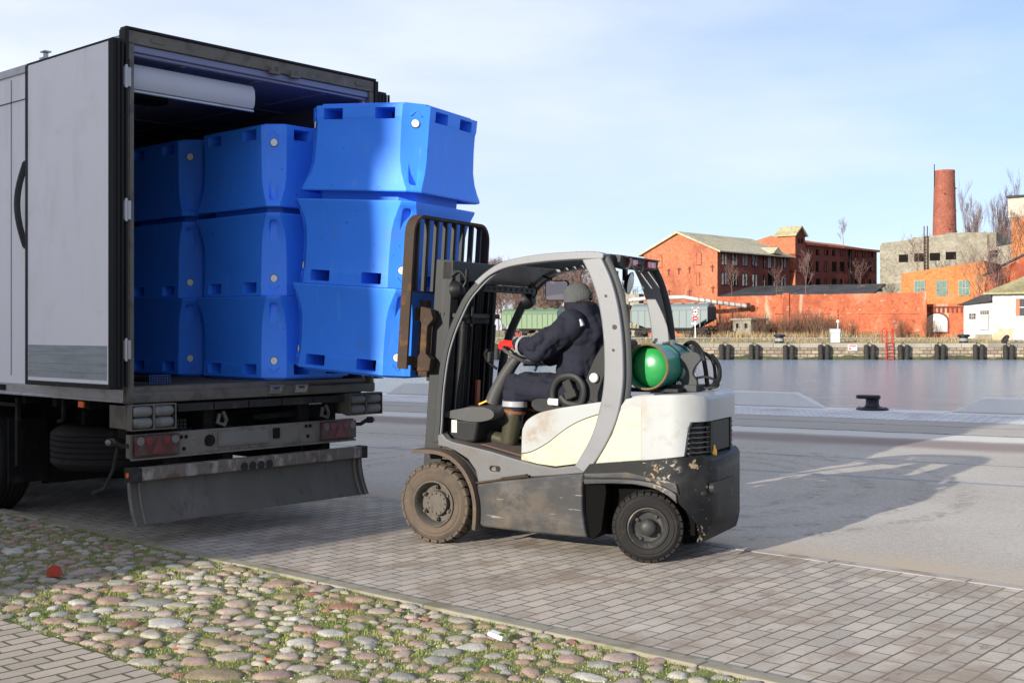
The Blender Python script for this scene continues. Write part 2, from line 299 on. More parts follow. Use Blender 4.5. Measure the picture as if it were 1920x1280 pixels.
        if smooth:
            me.polygons.foreach_set('use_smooth', [True]*len(me.polygons)); me.set_sharp_from_angle(angle=R(ang))
        o = bpy.data.objects.new(name, me); C.objects.link(o)
        if loc: o.location = loc
        if parent: o.parent = parent
        if bevel:
            b = o.modifiers.new('bevel', 'BEVEL'); b.width = bevel; b.segments = seg; b.limit_method = 'ANGLE'; b.angle_limit = R(35); b.harden_normals = True
        me.update(); return o
def _bs(s, name, mats, parent=None, **kw):
    """each closed piece of the builder becomes an object of its own"""
    out = []; used = {}
    par = list(range(len(s.v)))
    def find(i):
        while par[i] != i: par[i] = par[par[i]]; i = par[i]
        return i
    for f in s.f:
        for i in f[1:]: par[find(i)] = find(f[0])
    for f, k in zip(s.f, s.k): used.setdefault(find(f[0]), []).append((f, k))
    for fs in used.values():
        m_ = MB(); idx = {}
        for f, k in fs:
            for i in f:
                if i not in idx: idx[i] = len(m_.v); m_.v.append(s.v[i])
            m_.f.append(tuple(idx[i] for i in f)); m_.k.append(k)
        out.append(m_.build(name, mats, parent, **kw))
    return out
MB.split = _bs
def tag(o, label=None, cat=None, group=None, kind=None):
    if label: o['label'] = label
    if cat: o['category'] = cat
    if group: o['group'] = group
    if kind: o['kind'] = kind
    return o
def thing(name, label, cat, loc=(0,0,0), rz=0, group=None):
    o = bpy.data.objects.new(name, None); C.objects.link(o); o.location = loc; o.rotation_euler = (0, 0, rz); o.empty_display_size = .2
    return tag(o, label, cat, group)
def copy_tree(o, parent=None, label=None):
    c = o.copy(); C.objects.link(c); c.parent = parent
    if label: c['label'] = label
    for ch in list(o.children): copy_tree(ch, c)
    return c
def boolean(o, cutters, op='DIFFERENCE'):
    for c in cutters:
        m_ = o.modifiers.new('b', 'BOOLEAN'); m_.object = c; m_.operation = op; m_.solver = 'EXACT'
    bpy.context.view_layer.update()
    me = bpy.data.meshes.new_from_object(o.evaluated_get(bpy.context.evaluated_depsgraph_get()))
    o.modifiers.clear(); o.data = me
    for c in cutters: bpy.data.objects.remove(c)
    me.polygons.foreach_set('use_smooth', [True]*len(me.polygons)); me.set_sharp_from_angle(angle=R(32))
    return o
def crom(pts, n=6):
    P = [Vector(p) for p in pts]; out = []
    for i in range(len(P)-1):
        a, b, c, d = P[max(i-1, 0)], P[i], P[i+1], P[min(i+2, len(P)-1)]
        for j in range(n):
            t = j/n; out.append(.5*((2*b)+(c-a)*t+(2*a-5*b+4*c-d)*t*t+(3*b-a-3*c+d)*t**3))
    return out + [P[-1]]
def rrect(x0, x1, y0, y1, r, n=5):
    o = []
    for cx, cy, a0 in ((x1-r, y1-r, 0), (x0+r, y1-r, 90), (x0+r, y0+r, 180), (x1-r, y0+r, 270)):
        for i in range(n+1): a = R(a0+90*i/n); o.append((cx+r*math.cos(a), cy+r*math.sin(a)))
    return o
# ---------------------------------------------------------------- ground
ER = Vector((.66, .751, 0)).normalized()        # across the truck, the kerb and the brick courses
AN = math.atan2(ER.y, ER.x)
QN = Vector((.49, .872, 0)).normalized(); QA = math.atan2(QN.y, QN.x) - math.pi/2   # local y points over the near quay edge
QE = 25.75
def sheet(name, m, x0, x1, y0, y1, z, rz, nx=1, ny=1, zf=None):
    mb = MB(); V = [(x0+(x1-x0)*i/nx, y0+(y1-y0)*j/ny, (zf(x0+(x1-x0)*i/nx, y0+(y1-y0)*j/ny) if zf else 0)) for j in range(ny+1) for i in range(nx+1)]
    mb.add(V, [(j*(nx+1)+i, j*(nx+1)+i+1, (j+1)*(nx+1)+i+1, (j+1)*(nx+1)+i) for j in range(ny) for i in range(nx)])
    o = mb.build(name, m, smooth=bool(zf), weld=False, ang=80); o.location = (0, 0, z); o.rotation_euler = (0, 0, rz); return o
def asphalt():
    g = G('asphalt'); v = g.coords(False); s_ = g.n('SeparateXYZ', {0: v}); y = s_.outputs[1]
    pos = g.n('NewGeometry').outputs['Position']
    kn = g.n('VectorMath', {0: pos, 1: tuple(ER)}, operation='DOT_PRODUCT').outputs['Value']
    wob = g.math('MULTIPLY_ADD', g.noise(v, .8, 5), .7, -.35)
    yw = g.math('ADD', y, wob)
    yc = g.math('ADD', y, g.math('MULTIPLY_ADD', g.noise(v, 1.8, 6, .7), .36, -.18))
    base = g.mix(g.ramp(g.noise(v, .35, 6, .6), .35, .7), (.35, .315, .275), (.42, .385, .34))
    sp = g.noise(v, 70, 3, .8); sp2 = g.noise(v, 18, 6, .75)
    base = g.mix(1.0, base, g.n('CombineColor', {i: g.math('MULTIPLY_ADD', sp, 1.9, .05) for i in range(3)}).outputs[0], 'MULTIPLY')
    base = g.mix(1.0, base, g.n('CombineColor', {i: g.math('MULTIPLY_ADD', sp2, 1.0, .5) for i in range(3)}).outputs[0], 'MULTIPLY')
    def band(a, b, soft, col, am, yy=yw):
        nonlocal base
        k = g.math('MULTIPLY', g.ramp(yy, a-soft, a+soft), g.ramp(yy, b-soft, b+soft, 1, 0))
        k = g.math('MULTIPLY', k, am); base = g.mix(k, base, col)
    band(17.6, 18.9, .35, (.19, .135, .125), .8)
    band(19.1, 20.0, .15, (.62, .60, .57), .6)
    band(20.2, 22.7, .3, (.33, .30, .27), .5)
    for yy, hw, am in ((20.13, .045, .95), (15.75, .02, .8), (21.7, .035, .8)): band(yy-hw, yy+hw, .015, (.04, .035, .03), am, yc)
    band(13.75, 13.9, .03, (.20, .215, .25), .75, g.math('ADD', y, g.math('MULTIPLY', wob, .2)))
    # muddy seam where the asphalt meets the brick strip
    k = g.math('MULTIPLY', g.ramp(g.math('ADD', kn, g.math('MULTIPLY', wob, .9)), 8.0, 8.9, 1, 0), g.ramp(g.noise(v, 1.1, 7, .7), .38, .62, .25, .95))
    base = g.mix(k, base, (.40, .32, .23))
    # curved tyre scrub marks behind the forklift
    cen = g.n('VectorMath', {0: pos, 1: (.8, 13.6, 0)}, operation='SUBTRACT').outputs[0]
    rad = g.math('ADD', g.n('VectorMath', {0: cen}, operation='LENGTH').outputs['Value'], g.math('MULTIPLY', wob, .25))
    for r0 in (2.75, 3.15, 3.75, 4.2):
        kk = g.math('MULTIPLY', g.ramp(g.math('ABSOLUTE', g.math('SUBTRACT', rad, r0)), .03, .16, 1, 0), g.ramp(g.noise(v, 5, 8, .8, 1), .47, .6, 0, .55))
        base = g.mix(kk, base, (.14, .12, .11))
    st = g.n('Mapping', {'Vector': v, 'Scale': (1, 3.5, 1), 'Rotation': (0, 0, .5)}).outputs[0]
    base = g.mix(g.ramp(g.noise(st, 1.7, 8, .75, 1), .64, .72, 0, .55), base, (.22, .18, .15))
    base = g.mix(g.ramp(g.noise(v, 2.3, 4, .6), .70, .73, 0, .45), base, (.22, .22, .23))
    g.set(g.b.inputs['Base Color'], base); g.b.inputs['Roughness'].default_value = .9
    g.bump(sp, .5, .006); g.bump(sp2, .3, .01); return g.m
tag(sheet('ground', asphalt(), -600, 400, -300, QE, 0, QA), kind='structure')
pav = brickmat('paver', (.43, .375, .315), (.32, .285, .245), (.12, .09, .062), .215, .116, .0065,
    layers=(((.22, .165, .12), 1.5, .48, .66, .75), ((.18, .14, .11), .45, .52, .68, .5), ((.14, .105, .085), 3.2, .60, .70, .75, (1, 3, 1)), ((.55, .53, .515), .7, .55, .8, .4)), bump=.8, bd=.008, mvar=.28)
tag(sheet('brick_paving', pav, 5.05, 7.95, -12, 30, .004, AN), kind='structure')
# recessed edging line of the brick strip
mb = MB(); y = -12
while y < 30: mb.box(7.955, 8.075, y, y+.98, -.05, .007+.002*math.sin(y*7)); y += .995
M_('edging', (.33, .30, .27), .9, var=.3, layers=(((.17, .13, .10), 3, .45, .65, .8),)); o = mb.build('brick_edging', 'edging', bevel=.004); o.rotation_euler = (0, 0, AN); tag(o, kind='structure')
mb = MB(); y = -12; random.seed(3)
while y < 30:
    L = .8+.2*random.random(); d = random.uniform(-.004, .004)
    mb.box(4.93+d, 5.045+d, y, y+L-.006, -.1, .052+random.uniform(-.004, .004)); y += L
o = mb.build('kerb', 'kerb', bevel=.012); o.rotation_euler = (0, 0, AN); tag(o, kind='structure')
fp = brickmat('footpath_paver', (.40, .335, .27), (.30, .255, .21), (.08, .08, .035), .215, .112, .009,
    layers=(((.16, .15, .06), 3.0, .60, .72, .7), ((.13, .11, .09), 1.2, .5, .7, .4)), bump=.8, bd=.008, mvar=.15)
tag(sheet('footpath', fp, -6, 3.12, -12, 30, .045, AN), kind='structure')
random.seed(11)
def cz(x, y): return noise.noise(Vector((x*2.2, y*2.2, 3)))*.012 + noise.noise(Vector((x*9, y*9, 1)))*.008
tag(sheet('verge', 'soil', 3.1, 4.94, -1, 15, .036, AN, 40, 320, cz), kind='structure')
# --- field stones: frame local x = across, local y = along the kerb
stones = []
tries = 0; cell = {}
while tries < 40000 and len(stones) < 1100:
    tries += 1
    x = random.uniform(3.16, 4.9); yy = random.uniform(1.5, 12.5); a = random.lognormvariate(math.log(.083), .27) if random.random() < .80 else random.uniform(.03, .055); a = min(max(a, .028), .165)
    asp = random.uniform(.48, .82); b = a*asp; an = random.gauss(AN*-1, .5)
    if x-min(a, b)*.9 < 3.13 or x+b*.9 > 4.93: continue
    ok = True
    for i in range(int(x*4)-2, int(x*4)+3):
        for j in range(int(yy*4)-2, int(yy*4)+3):
            for q in cell.get((i, j), ()):
                if (q[0]-x)**2+(q[1]-yy)**2 < ((q[2]+q[3])*.5+(a+b)*.5)**2*1.13: ok = False; break
            if not ok: break
        if not ok: break
    if not ok: continue
    stones.append((x, yy, a, b, an)); cell.setdefault((int(x*4), int(yy*4)), []).append(stones[-1])
bm = bmesh.new(); bmesh.ops.create_icosphere(bm, subdivisions=3, radius=1); ico_v = [v.co.copy() for v in bm.verts]; ico_f = [tuple(v.index for v in f.verts) for f in bm.faces]; bm.free()
mb = MB()
for x, yy, a, b, an in stones:
    ca, sa = math.cos(an), math.sin(an); h = .018+.17*min(a, b)*random.uniform(.5, 1.0); sd = random.uniform(0, 99); P = []
    for q in ico_v:
        e = 1+.26*noise.noise(q*1.3+Vector((sd, 0, 0)))+.13*noise.noise(q*3.2+Vector((0, sd, 0)))+.03*noise.noise(q*9+Vector((0, 0, sd)))
        p = q*e; z = p.z
        z = math.copysign(abs(z)**.8, z)
        px, py = p.x*a, p.y*b
        P.append((x+px*ca-py*sa, yy+px*sa+py*ca, .033+z*h*.95+cz(x, yy)*.5))
    mb.add(P, ico_f)
g = G('fieldstone'); v = g.coords(False); ri = g.n('NewGeometry').outputs['Random Per Island']
cr = g.n('ValToRGB', {0: ri}); cr.color_ramp.interpolation = 'CONSTANT'
cols = [(0, (.36, .28, .24)), (.14, (.27, .25, .215)), (.26, (.31, .21, .175)), (.38, (.38, .345, .28)), (.5, (.30, .19, .15)), (.62, (.25, .25, .23)), (.72, (.37, .30, .25)), (.80, (.22, .17, .09)), (.89, (.46, .44, .40)), (.965, (.27, .10, .07))]
el = cr.color_ramp.elements
while len(el) < len(cols): el.new(.5)
for e, (p, c) in zip(el, cols): e.position = p; e.color = (*c, 1)
f = g.math('MULTIPLY_ADD', g.noise(v, 17, 8, .8), 1.6, .12); c = g.mix(1.0, cr.outputs[0], g.n('CombineColor', {0: f, 1: f, 2: f}).outputs[0], 'MULTIPLY')
c = g.mix(g.ramp(g.noise(v, 120, 3, .8), .60, .68, 0, .5), c, (.40, .37, .33))
c = g.mix(.15, c, (.36, .30, .25)); c = g.mix(g.ramp(g.noise(v, 5, 6, .65), .56, .70, 0, .6), c, (.14, .125, .05))
g.set(g.b.inputs['Base Color'], c); g.b.inputs['Roughness'].default_value = .85; g.bump(g.noise(v, 60, 6, .75), 1, .010); g.bump(g.noise(v, 14, 3), .4, .012)
o = mb.build('cobblestones', g.m, weld=False, ang=180); o.rotation_euler = (0, 0, AN); tag(o, kind='structure')
# --- grass, moss tufts and grit between the stones
def inside(x, y, m=1.0):
    for i in (int(x*4)-1, int(x*4), int(x*4)+1):
        for j in (int(y*4)-1, int(y*4), int(y*4)+1):
            for q in cell.get((i, j), ()):
                dx, dy = x-q[0], y-q[1]; ca, sa = math.cos(q[4]), math.sin(q[4]); u = (dx*ca+dy*sa)/q[2]; w_ = (-dx*sa+dy*ca)/q[3]
                if u*u+w_*w_ < m: return True
    return False
mb = MB(); mg = MB()
V = []; F = []
for t in range(130000):
    x = random.uniform(3.1, 4.94); yy = random.uniform(1.8, 12.3)
    dn = noise.noise(Vector((x*1.7, yy*1.7, 8)))+.5*noise.noise(Vector((x*6, yy*6, 2)))
    if dn < random.uniform(-.65, .3) or inside(x, yy, .92): continue
    h = random.uniform(.006, .020)*(1+max(0, dn)*.7); an = random.uniform(0, 6.28); wd = random.uniform(.0012, .0026); le = random.uniform(.1, .9)*h; lx, ly = math.cos(an*3)*le, math.sin(an*3)*le
    z = .034+cz(x, yy); c_, s_ = math.cos(an)*wd, math.sin(an)*wd; n0 = len(V)
    V += [(x-c_, yy-s_, z), (x+c_, yy+s_, z), (x+lx*.5+c_*.6, yy+ly*.5+s_*.6, z+h*.65), (x+lx*.5-c_*.6, yy+ly*.5-s_*.6, z+h*.65), (x+lx, yy+ly, z+h)]
    F += [(n0, n0+1, n0+2, n0+3), (n0+3, n0+2, n0+4)]
mb.add(V, F)
g = G('grass'); ri = g.n('NewGeometry').outputs['Random Per Island']; v = g.coords(False)
cr = g.n('ValToRGB', {0: g.math('ADD', g.math('MULTIPLY', ri, .5), g.math('MULTIPLY_ADD', g.noise(v, 2.5, 4), 1.2, -.4))})
el = cr.color_ramp.elements; el[0].color = (.07, .14, .015, 1); el[1].color = (.36, .29, .15, 1); e = el.new(.38); e.color = (.14, .21, .03, 1); e = el.new(.6); e.color = (.32, .33, .07, 1)
g.set(g.b.inputs['Base Color'], cr.outputs[0]); g.b.inputs['Roughness'].default_value = .7
g.b.inputs['Subsurface Weight'].default_value = 0
o = mb.build('grass', g.m, weld=False, smooth=False); o.rotation_euler = (0, 0, AN); tag(o, 'short green and yellow grass growing between the cobbles', 'grass', kind='stuff')
mg = MB()
for t in range(14000):
    x = random.uniform(3.12, 4.92); yy = random.uniform(1.8, 12.3)
    if noise.noise(Vector((x*2.5, yy*2.5, 20))) < random.uniform(-.4, .3): continue
    r = random.uniform(.002, .0055); z = .037+cz(x, yy)
    mg.add([(x-r, yy-r*.6, z), (x+r, yy-r*.8, z), (x+r*.6, yy+r, z), (x-r*.7, yy+r*.8, z), (x, yy, z+r*1.1)], [(0, 1, 4), (1, 2, 4), (2, 3, 4), (3, 0, 4)])
M_('grit', (.55, .51, .43), .9, isl=.5)
o = mg.build('gravel', 'grit', weld=False, smooth=False); o.rotation_euler = (0, 0, AN); tag(o, 'pale grit scattered between the cobbles', 'gravel', kind='stuff')
# --- quay strip, wall below, water, far bank
qp = brickmat('quay_paver', (.62, .61, .62), (.52, .515, .53), (.28, .26, .26), .4, .2, .012, layers=(((.22, .17, .13), .8, .52, .68, .55),), bump=.4, mvar=.12)
tag(sheet('quay_paving', qp, -60, 60, 22.85, 24.95, .004, QA), kind='structure')
M_('coping', (.64, .63, .62), .8, var=.12, vs=1.5, bump=.3, bs=30)
mb = MB(); x = -60
while x < 60: mb.box(x, x+1.985, 24.96, QE+.03, -.6, .008); x += 2
mb.box(-60, 60, QE-.3, QE-.02, -3, -.61)
o = mb.build('quay_edge', 'coping', bevel=.01); o.rotation_euler = (0, 0, QA); tag(o, kind='structure')
def water():
    g = G('water'); v = g.coords(False, (.9, 1.0, 1))
    h2 = g.noise(g.coords(False, (.35, 1.0, 1)), .75, 9, .78, .8)
    h = g.math('ADD', g.noise(v, 1.9, 9, .8, .6), g.math('MULTIPLY', g.noise(v, .35, 3), .8))
    g.b.inputs['Base Color'].default_value = (.23, .30, .38, 1); g.b.inputs['Specular IOR Level'].default_value = .9; g.b.inputs['Roughness'].default_value = .14; g.b.inputs['IOR'].default_value = 1.33
    g.bump(h, 1.0, .12); g.bump(h2, 1.0, .45); return g.m
o = sheet('water', water(), -400, 400, 0, 118.3, -1.3, 0); tag(o, kind='structure')
FY = 118.0; FZ = .33
def bank(px, py, Y): return Vector(((px-CX)/FPX*Y, Y, CAMH-(py-HY)/FPX*Y))
g = G('bank_ground'); v = g.coords(False); y = g.n('SeparateXYZ', {0: v}).outputs[1]
c = g.mix(g.ramp(g.noise(v, .25, 7, .7), .4, .62), (.27, .21, .11), (.14, .17, .05))
c = g.mix(g.ramp(g.noise(v, .9, 7, .7), .5, .65, 0, .7), c, (.42, .33, .2)); g.set(g.b.inputs['Base Color'], c); g.b.inputs['Roughness'].default_value = .95
def bz(x, y):
    t = min(max((y-FY-2)/14, 0), 1); return .33+.42*t*t*(3-2*t)
def bank_sheet():
    ys = [FY+.55, FY+2, FY+5, FY+8, FY+11, FY+14, FY+17, FY+24, FY+60, FY+200, FY+2500]; V = []; xs = [-1500, -300, -80, 0, 40, 80, 160, 400, 1800]
    for yv in ys:
        for xv in xs: V.append((xv, yv, bz(xv, yv)))
    n = len(xs); F = [(j*n+i, j*n+i+1, (j+1)*n+i+1, (j+1)*n+i) for j in range(len(ys)-1) for i in range(n-1)]
    mb = MB(); mb.add(V, F); return mb.build('far_ground', g.m, weld=False, ang=80)
tag(bank_sheet(), kind='structure')
M_('far_road_mat', (.42, .40, .38), .9, var=.15, vs=.3)
mb = MB()
for x in range(-60, 100, 8): mb.add([(x, FY+12.5, bz(0, FY+12.5)+.03), (x+8, FY+12.5, bz(0, FY+12.5)+.03), (x+8, FY+16.5, .785), (x, FY+16.5, .785)], [(0, 1, 2, 3)])
tag(mb.build('far_road', 'far_road_mat', smooth=False), kind='structure')
# far quay wall
qw = brickmat('quay_stone', (.40, .32, .23), (.22, .175, .13), (.11, .09, .065), .75, .36, .045, kind='UV',
    layers=(((.36, .31, .22), .35, .54, .66, .7), ((.13, .10, .08), .6, .55, .68, .7), ((.42, .20, .10), 1.2, .66, .72, .6)), bump=.8, bd=.05, mvar=.3)
mb = MB(); mb.box(-80, 110, FY, FY+.5, -2.4, -.10)
o = mb.build('far_quay_wall', qw, smooth=False)
uvl = o.data.uv_layers.new(name='UVMap')
for p in o.data.polygons:
    for li in p.loop_indices:
        co = o.data.vertices[o.data.loops[li].vertex_index].co; uvl.data[li].uv = (co.x+co.y, co.z)
M_('coping_far', (.29, .26, .21), .9, var=.35, vs=.4, bump=.5, bs=3, isl=.22, layers=(((.18, .16, .14), .5, .5, .7, .7, (2, 2, 1)),))
mb = MB(); x = -80; random.seed(5)
while x < 110:
    L = random.uniform(2.2, 3.6); mb.box(x+.03, x+L, FY-.12, FY+.6, -.095, FZ+random.uniform(-.03, .03)); x += L
c_ = mb.build('coping', 'coping_far', o, bevel=.03)
M_('tide', (.06, .06, .035), .7, var=.4, vs=.8, grain=.8, gs=3, layers=(((.10, .12, .03), .7, .5, .62, .8, (1, 1, 3)),))
mb = MB(); V = []; F = []; random.seed(17)
for i in range(381):
    x = -80+i*.5; V += [(x, FY-.006, -1.6), (x, FY-.006, -1.02+random.uniform(-.1, .12)+.12*math.sin(i*.31))]
F = [(2*i, 2*i+2, 2*i+3, 2*i+1) for i in range(380)]; mb.add(V, F); mb.build('tide_mark', 'tide', o, smooth=False)
tag(o, 'long stone block quay wall across the water with pale coping', 'quay wall')
# ---------------------------------------------------------------- insulated tubs
HX, HYY, TH = .622, .575, .72
def octo(hx, hy, c, z): return [(hx-c, -hy, z), (hx, -hy+c, z), (hx, hy-c, z), (hx-c, hy, z), (-hx+c, hy, z), (-hx, hy-c, z), (-hx, -hy+c, z), (-hx+c, -hy, z)]
def make_tub():
    root = thing('fish_tub', 'blue insulated plastic tub', 'tub')
    lv = [(0, .020, .165), (.10, .023, .165), (.14, .030, .165), (.28, .032, .163), (.46, .030, .157), (.56, .023, .14), (.64, .013, .112), (.69, .003, .094), (TH-.01, 0, .09), (TH, .004, .09), (TH, .055, .06), (TH-.035, .10, .11), (.14, .11, .15)]
    V = []; F = []
    for z, p, c in lv: V += octo(HX-p, HYY-p, c, z)
    for i in range(len(lv)-1):
        for j in range(8): F.append((i*8+j, i*8+(j+1) % 8, (i+1)*8+(j+1) % 8, (i+1)*8+j))
    F += [tuple(range(8))[::-1], tuple(range(8*(len(lv)-1), 8*len(lv)))]
    mb = MB(); mb.add(V, F); o = mb.build('body', 'tub_blue', root)
    # subdivide the long edges smoothly via bevel on the profile is enough; cut the fork channels and corner hand recesses
    cut = MB()
    for s in (-1, 1): cut.box(.165*s, .365*s, -.7, .7, .025, .118) if s > 0 else cut.box(-.365, -.165, -.7, .7, .025, .118)
    c1 = cut.build('c', 'tub_blue', bevel=.008)
    cut = MB(); cut.box(-.8, .8, .10, .30, .0255, .1175); cut.box(-.8, .8, -.30, -.10, .0255, .1175)
    c2 = cut.build('c', 'tub_blue', bevel=.008)
    cut = MB()
    for sx in (-1, 1):
        for sy in (-1, 1):
            m = Matrix.Rotation(math.atan2(sy, sx), 3, 'Z'); d = .046
            cx, cy = sx*(HX-d), sy*(HYY-d)
            P = rrect(-.04, .04, .46, .662, .03); n = len(P)
            o_ = len(cut.v)
            cut.add([Vector((cx, cy, 0)) + m @ Vector((-.084, y, z)) for y, z in P] + [Vector((cx, cy, 0)) + m @ Vector((.08, y, z)) for y, z in P],
                [tuple(range(n))[::-1], tuple(range(n, 2*n))] + [(i, (i+1) % n, (i+1) % n+n, i+n) for i in range(n)])
    c3 = cut.build('c', 'tub_blue')
    boolean(o, [c1, c2, c3])
    b = o.modifiers.new('bevel', 'BEVEL'); b.width = .012; b.segments = 3; b.limit_method = 'ANGLE'; b.angle_limit = R(24); b.harden_normals = True
    mb = MB(); mb.prism([(p[0], p[1]) for p in octo(HX-.075, HYY-.075, .13, 0)], -.022, .0, 'z')
    for sx in (-1, 1):
        for sy in (-1, 1):
            m = Matrix.Rotation(math.atan2(sy, sx), 3, 'Z'); c = Vector((sx*(HX-.0225-.0825), sy*(HYY-.0225-.0825), 0))
            for t in (-1, 1): mb.bar(c + m @ Vector((-.001, 0, .045)), c + m @ Vector((.001, t*.048, .092)), .013, .013)
    mb.build('skid', 'tub_blue', root, bevel=.004)
    for sx in (-1, 1):
        for sy in (-1, 1):
            c = Vector((sx*(HX-.030-.0825), sy*(HYY-.030-.0825), .150)); ax = Vector((sx, sy, 0)).normalized()
            mb = MB(); mb.lathe([(0, .0), (.036, 0), (.038, .006), (.033, .009)], c-ax*.003, ax, 20, ks=[1, 1, 1]); mb.lathe([(.033, .0085), (.031, .013), (.022, .014), (.02, .010), (0, .010)], c-ax*.003, ax, 20, ks=[0]*5)
            for k_ in range(3): mb.obox(c+ax*.009+Vector((0, 0, .008)).cross(ax)*(k_-1), (.004, .004, .02), Matrix.Rotation(math.atan2(sy, sx), 3, 'Z'), 0)
            mb.build('drain_plug', ['white_plastic', 'ring_black'], root)
    return root
tub0 = make_tub(); tub_used = [False]
def place_tub(mat_, label, group):
    if tub_used[0]: t = copy_tree(tub0)
    else: t = tub0; tub_used[0] = True
    t.matrix_world = mat_; t['label'] = label; t['group'] = group
    return t
def stack(base, names, group, gap=.055, dx=0.0, sy=1.0):
    """base: matrix of the stack's foot; three tubs, the top one upside down on a lid"""
    sc_ = Matrix.Diagonal((1, sy, 1, 1)); lo = Matrix.Translation((dx, 0, 0))
    place_tub(base @ lo @ Matrix.Translation((0, 0, .022)) @ sc_, names[0], group)
    place_tub(base @ lo @ Matrix.Translation((.0, 0, .022+TH+.004)) @ sc_, names[1], group)
    zt = .022+2*TH+.008
    mb = MB(); mb.prism([(p[0], p[1]) for p in octo(HX-.13, HYY-.13, .10, 0)], -.028, gap+.02, 'z')
    l = mb.build('tub_lid', 'tub_blue', bevel=.008); l.matrix_world = base @ Matrix.Translation((dx/2, 0, zt+.002)) @ sc_; tag(l, names[3], 'lid', group.replace('tubs', 'lids'))
    place_tub(base @ Matrix.Translation((0, 0, zt+gap+TH)) @ Matrix.Rotation(math.pi, 4, 'X') @ sc_, names[2], group)

# ---------------------------------------------------------------- truck, local x across the tail, y towards the cab
TL = Vector((-2.98, 9.1, 0)); TW = 2.55; TLEN = 9.5; TFLO = 1.25
TM = Matrix.Translation(TL) @ Matrix.Rotation(AN, 4, 'Z')
truck = thing('truck', 'white box truck with its rear doors folded back, loaded with blue tubs', 'truck', TL, AN)
mb = MB(); mb.box(0, .06, .07, TLEN, 1.14, 3.95)
mb.build('side_wall', 'truck_white', truck, bevel=.006)
mb = MB(); mb.box(TW-.06, TW, .07, TLEN, 1.14, 3.95); mb.build('side_wall', 'truck_white', truck, bevel=.006)
mb = MB(); mb.box(0, TW, TLEN, TLEN+.08, 1.14, 3.98); mb.build('front_wall', 'truck_white', truck)
mb = MB(); mb.box(0, TW, .07, TLEN, 3.952, 3.985); mb.build('roof', 'truck_white', truck)
mb = MB(); mb.box(-.012, .03, .1, TLEN, 3.93, 4.0); mb.box(TW-.03, TW+.012, .1, TLEN, 3.93, 4.0)
for y in (1.28, 3.9, 6.5): mb.box(-.02, .015, y, y+.03, 3.99, 4.045); mb.box(-.035, .03, y-.025, y+.055, 4.046, 4.06); mb.box(-.04, -.012, y-.01, y+.06, 3.95, 4.005)
mb.build('roof_rail', 'alu', truck, bevel=.004)
mb = MB(); mb.box(-.004, -.001, 1.92, 1.925, 1.3, 3.9)
mb.box(-.006, -.001, 1.55, TLEN, 3.70, 3.706); mb.build('seam', 'seal', truck)
# lining
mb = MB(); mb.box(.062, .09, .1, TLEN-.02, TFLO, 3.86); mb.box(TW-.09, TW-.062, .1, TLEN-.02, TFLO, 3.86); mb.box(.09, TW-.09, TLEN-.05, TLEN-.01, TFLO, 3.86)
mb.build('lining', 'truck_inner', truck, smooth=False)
mb = MB(); mb.box(.09, TW-.09, .1, TLEN-.02, 3.86, 3.93)
for x in (.55, 1.3, 2.02): mb.box(x, x+.05, .12, TLEN-.1, 3.845, 3.859)
for y in (1.2, 2.6, 4.0): mb.box(.1, TW-.1, y, y+.025, 3.85, 3.8595)
mb.build('ceiling', 'ceiling_blue_bounce', truck, smooth=False)
mb = MB(); mb.prism(rrect(.35, 1.25, 1.3, 1.62, .15), 3.80, 3.844, 'z'); mb.build('vent', 'seal', truck, bevel=.01)
mb = MB(); mb.box(.062, TW-.062, .03, TLEN, 1.16, TFLO)
for i in range(24): mb.box(.1+i*.1, .13+i*.1, .12, TLEN-.1, TFLO, TFLO+.004)
mb.build('floor', 'frame_grey', truck, smooth=False)
# rear frame
mb = MB(); mb.box(-.005, TW+.005, 0, .075, 3.925, 4.03); mb.build('header', 'frame_grey', truck, bevel=.008)
mb = MB(); mb.box(.055, TW-.055, .02, .075, 3.87, 3.924); mb.box(.055, TW-.055, .045, .085, 3.845, 3.869); mb.build('inner_lip', 'ceiling_blue_bounce', truck, bevel=.006)
mb = MB(); mb.box(-.02, TW+.02, -.012, .08, 4.031, 4.052)
mb.box(-.035, .0, -.02, .07, 3.70, 4.03); mb.box(TW, TW+.04, -.02, .07, 3.7, 4.03)
mb.build('gasket', 'seal', truck, bevel=.004)
mb = MB()
for x in (.2, 2.32): mb.prism(rrect(x, x+.13, 3.96, 4.0, .018), -.006, .001)
mb.build('slot', 'frame_grey', truck, bevel=.002)
for x in (1.33, 1.55):
    mb = MB(); mb.box(x, x+.10, -.045, 0, 3.90, 3.93); mb.cyl((x+.02, -.035, 3.92), (0, 0, 1), .012, .05, 10); mb.cyl((x+.08, -.035, 3.92), (0, 0, 1), .012, .05, 10)
    mb.build('door_keeper', 'frame_grey', truck, bevel=.003)
for x in (0.0, TW-.055):
    mb = MB(); mb.box(x, x+.055, 0, .07, 1.12, 3.924); mb.box(x+.01, x+.022, -.008, 0, 1.2, 3.8); mb.build('post', 'frame_grey', truck, bevel=.005)
# sill
mb = MB(); mb.prism([(-.005, 1.125), (-.005, 1.20), (.09, 1.252), (.2, 1.252), (.2, 1.125)], -.01, TW+.01, 'x')
mb.build('sill', 'frame_grey', truck, bevel=.006)
for x in (1.33, 1.6):
    mb = MB(); mb.box(x, x+.13, -.03, -.006, 1.15, 1.19); mb.box(x, x+.03, -.045, -.006, 1.17, 1.225); mb.box(x+.1, x+.13, -.045, -.006, 1.17, 1.225); mb.cyl((x-.005, -.04, 1.215), (1, 0, 0), .012, .14, 8)
    mb.build('latch', 'steel', truck, bevel=.003)
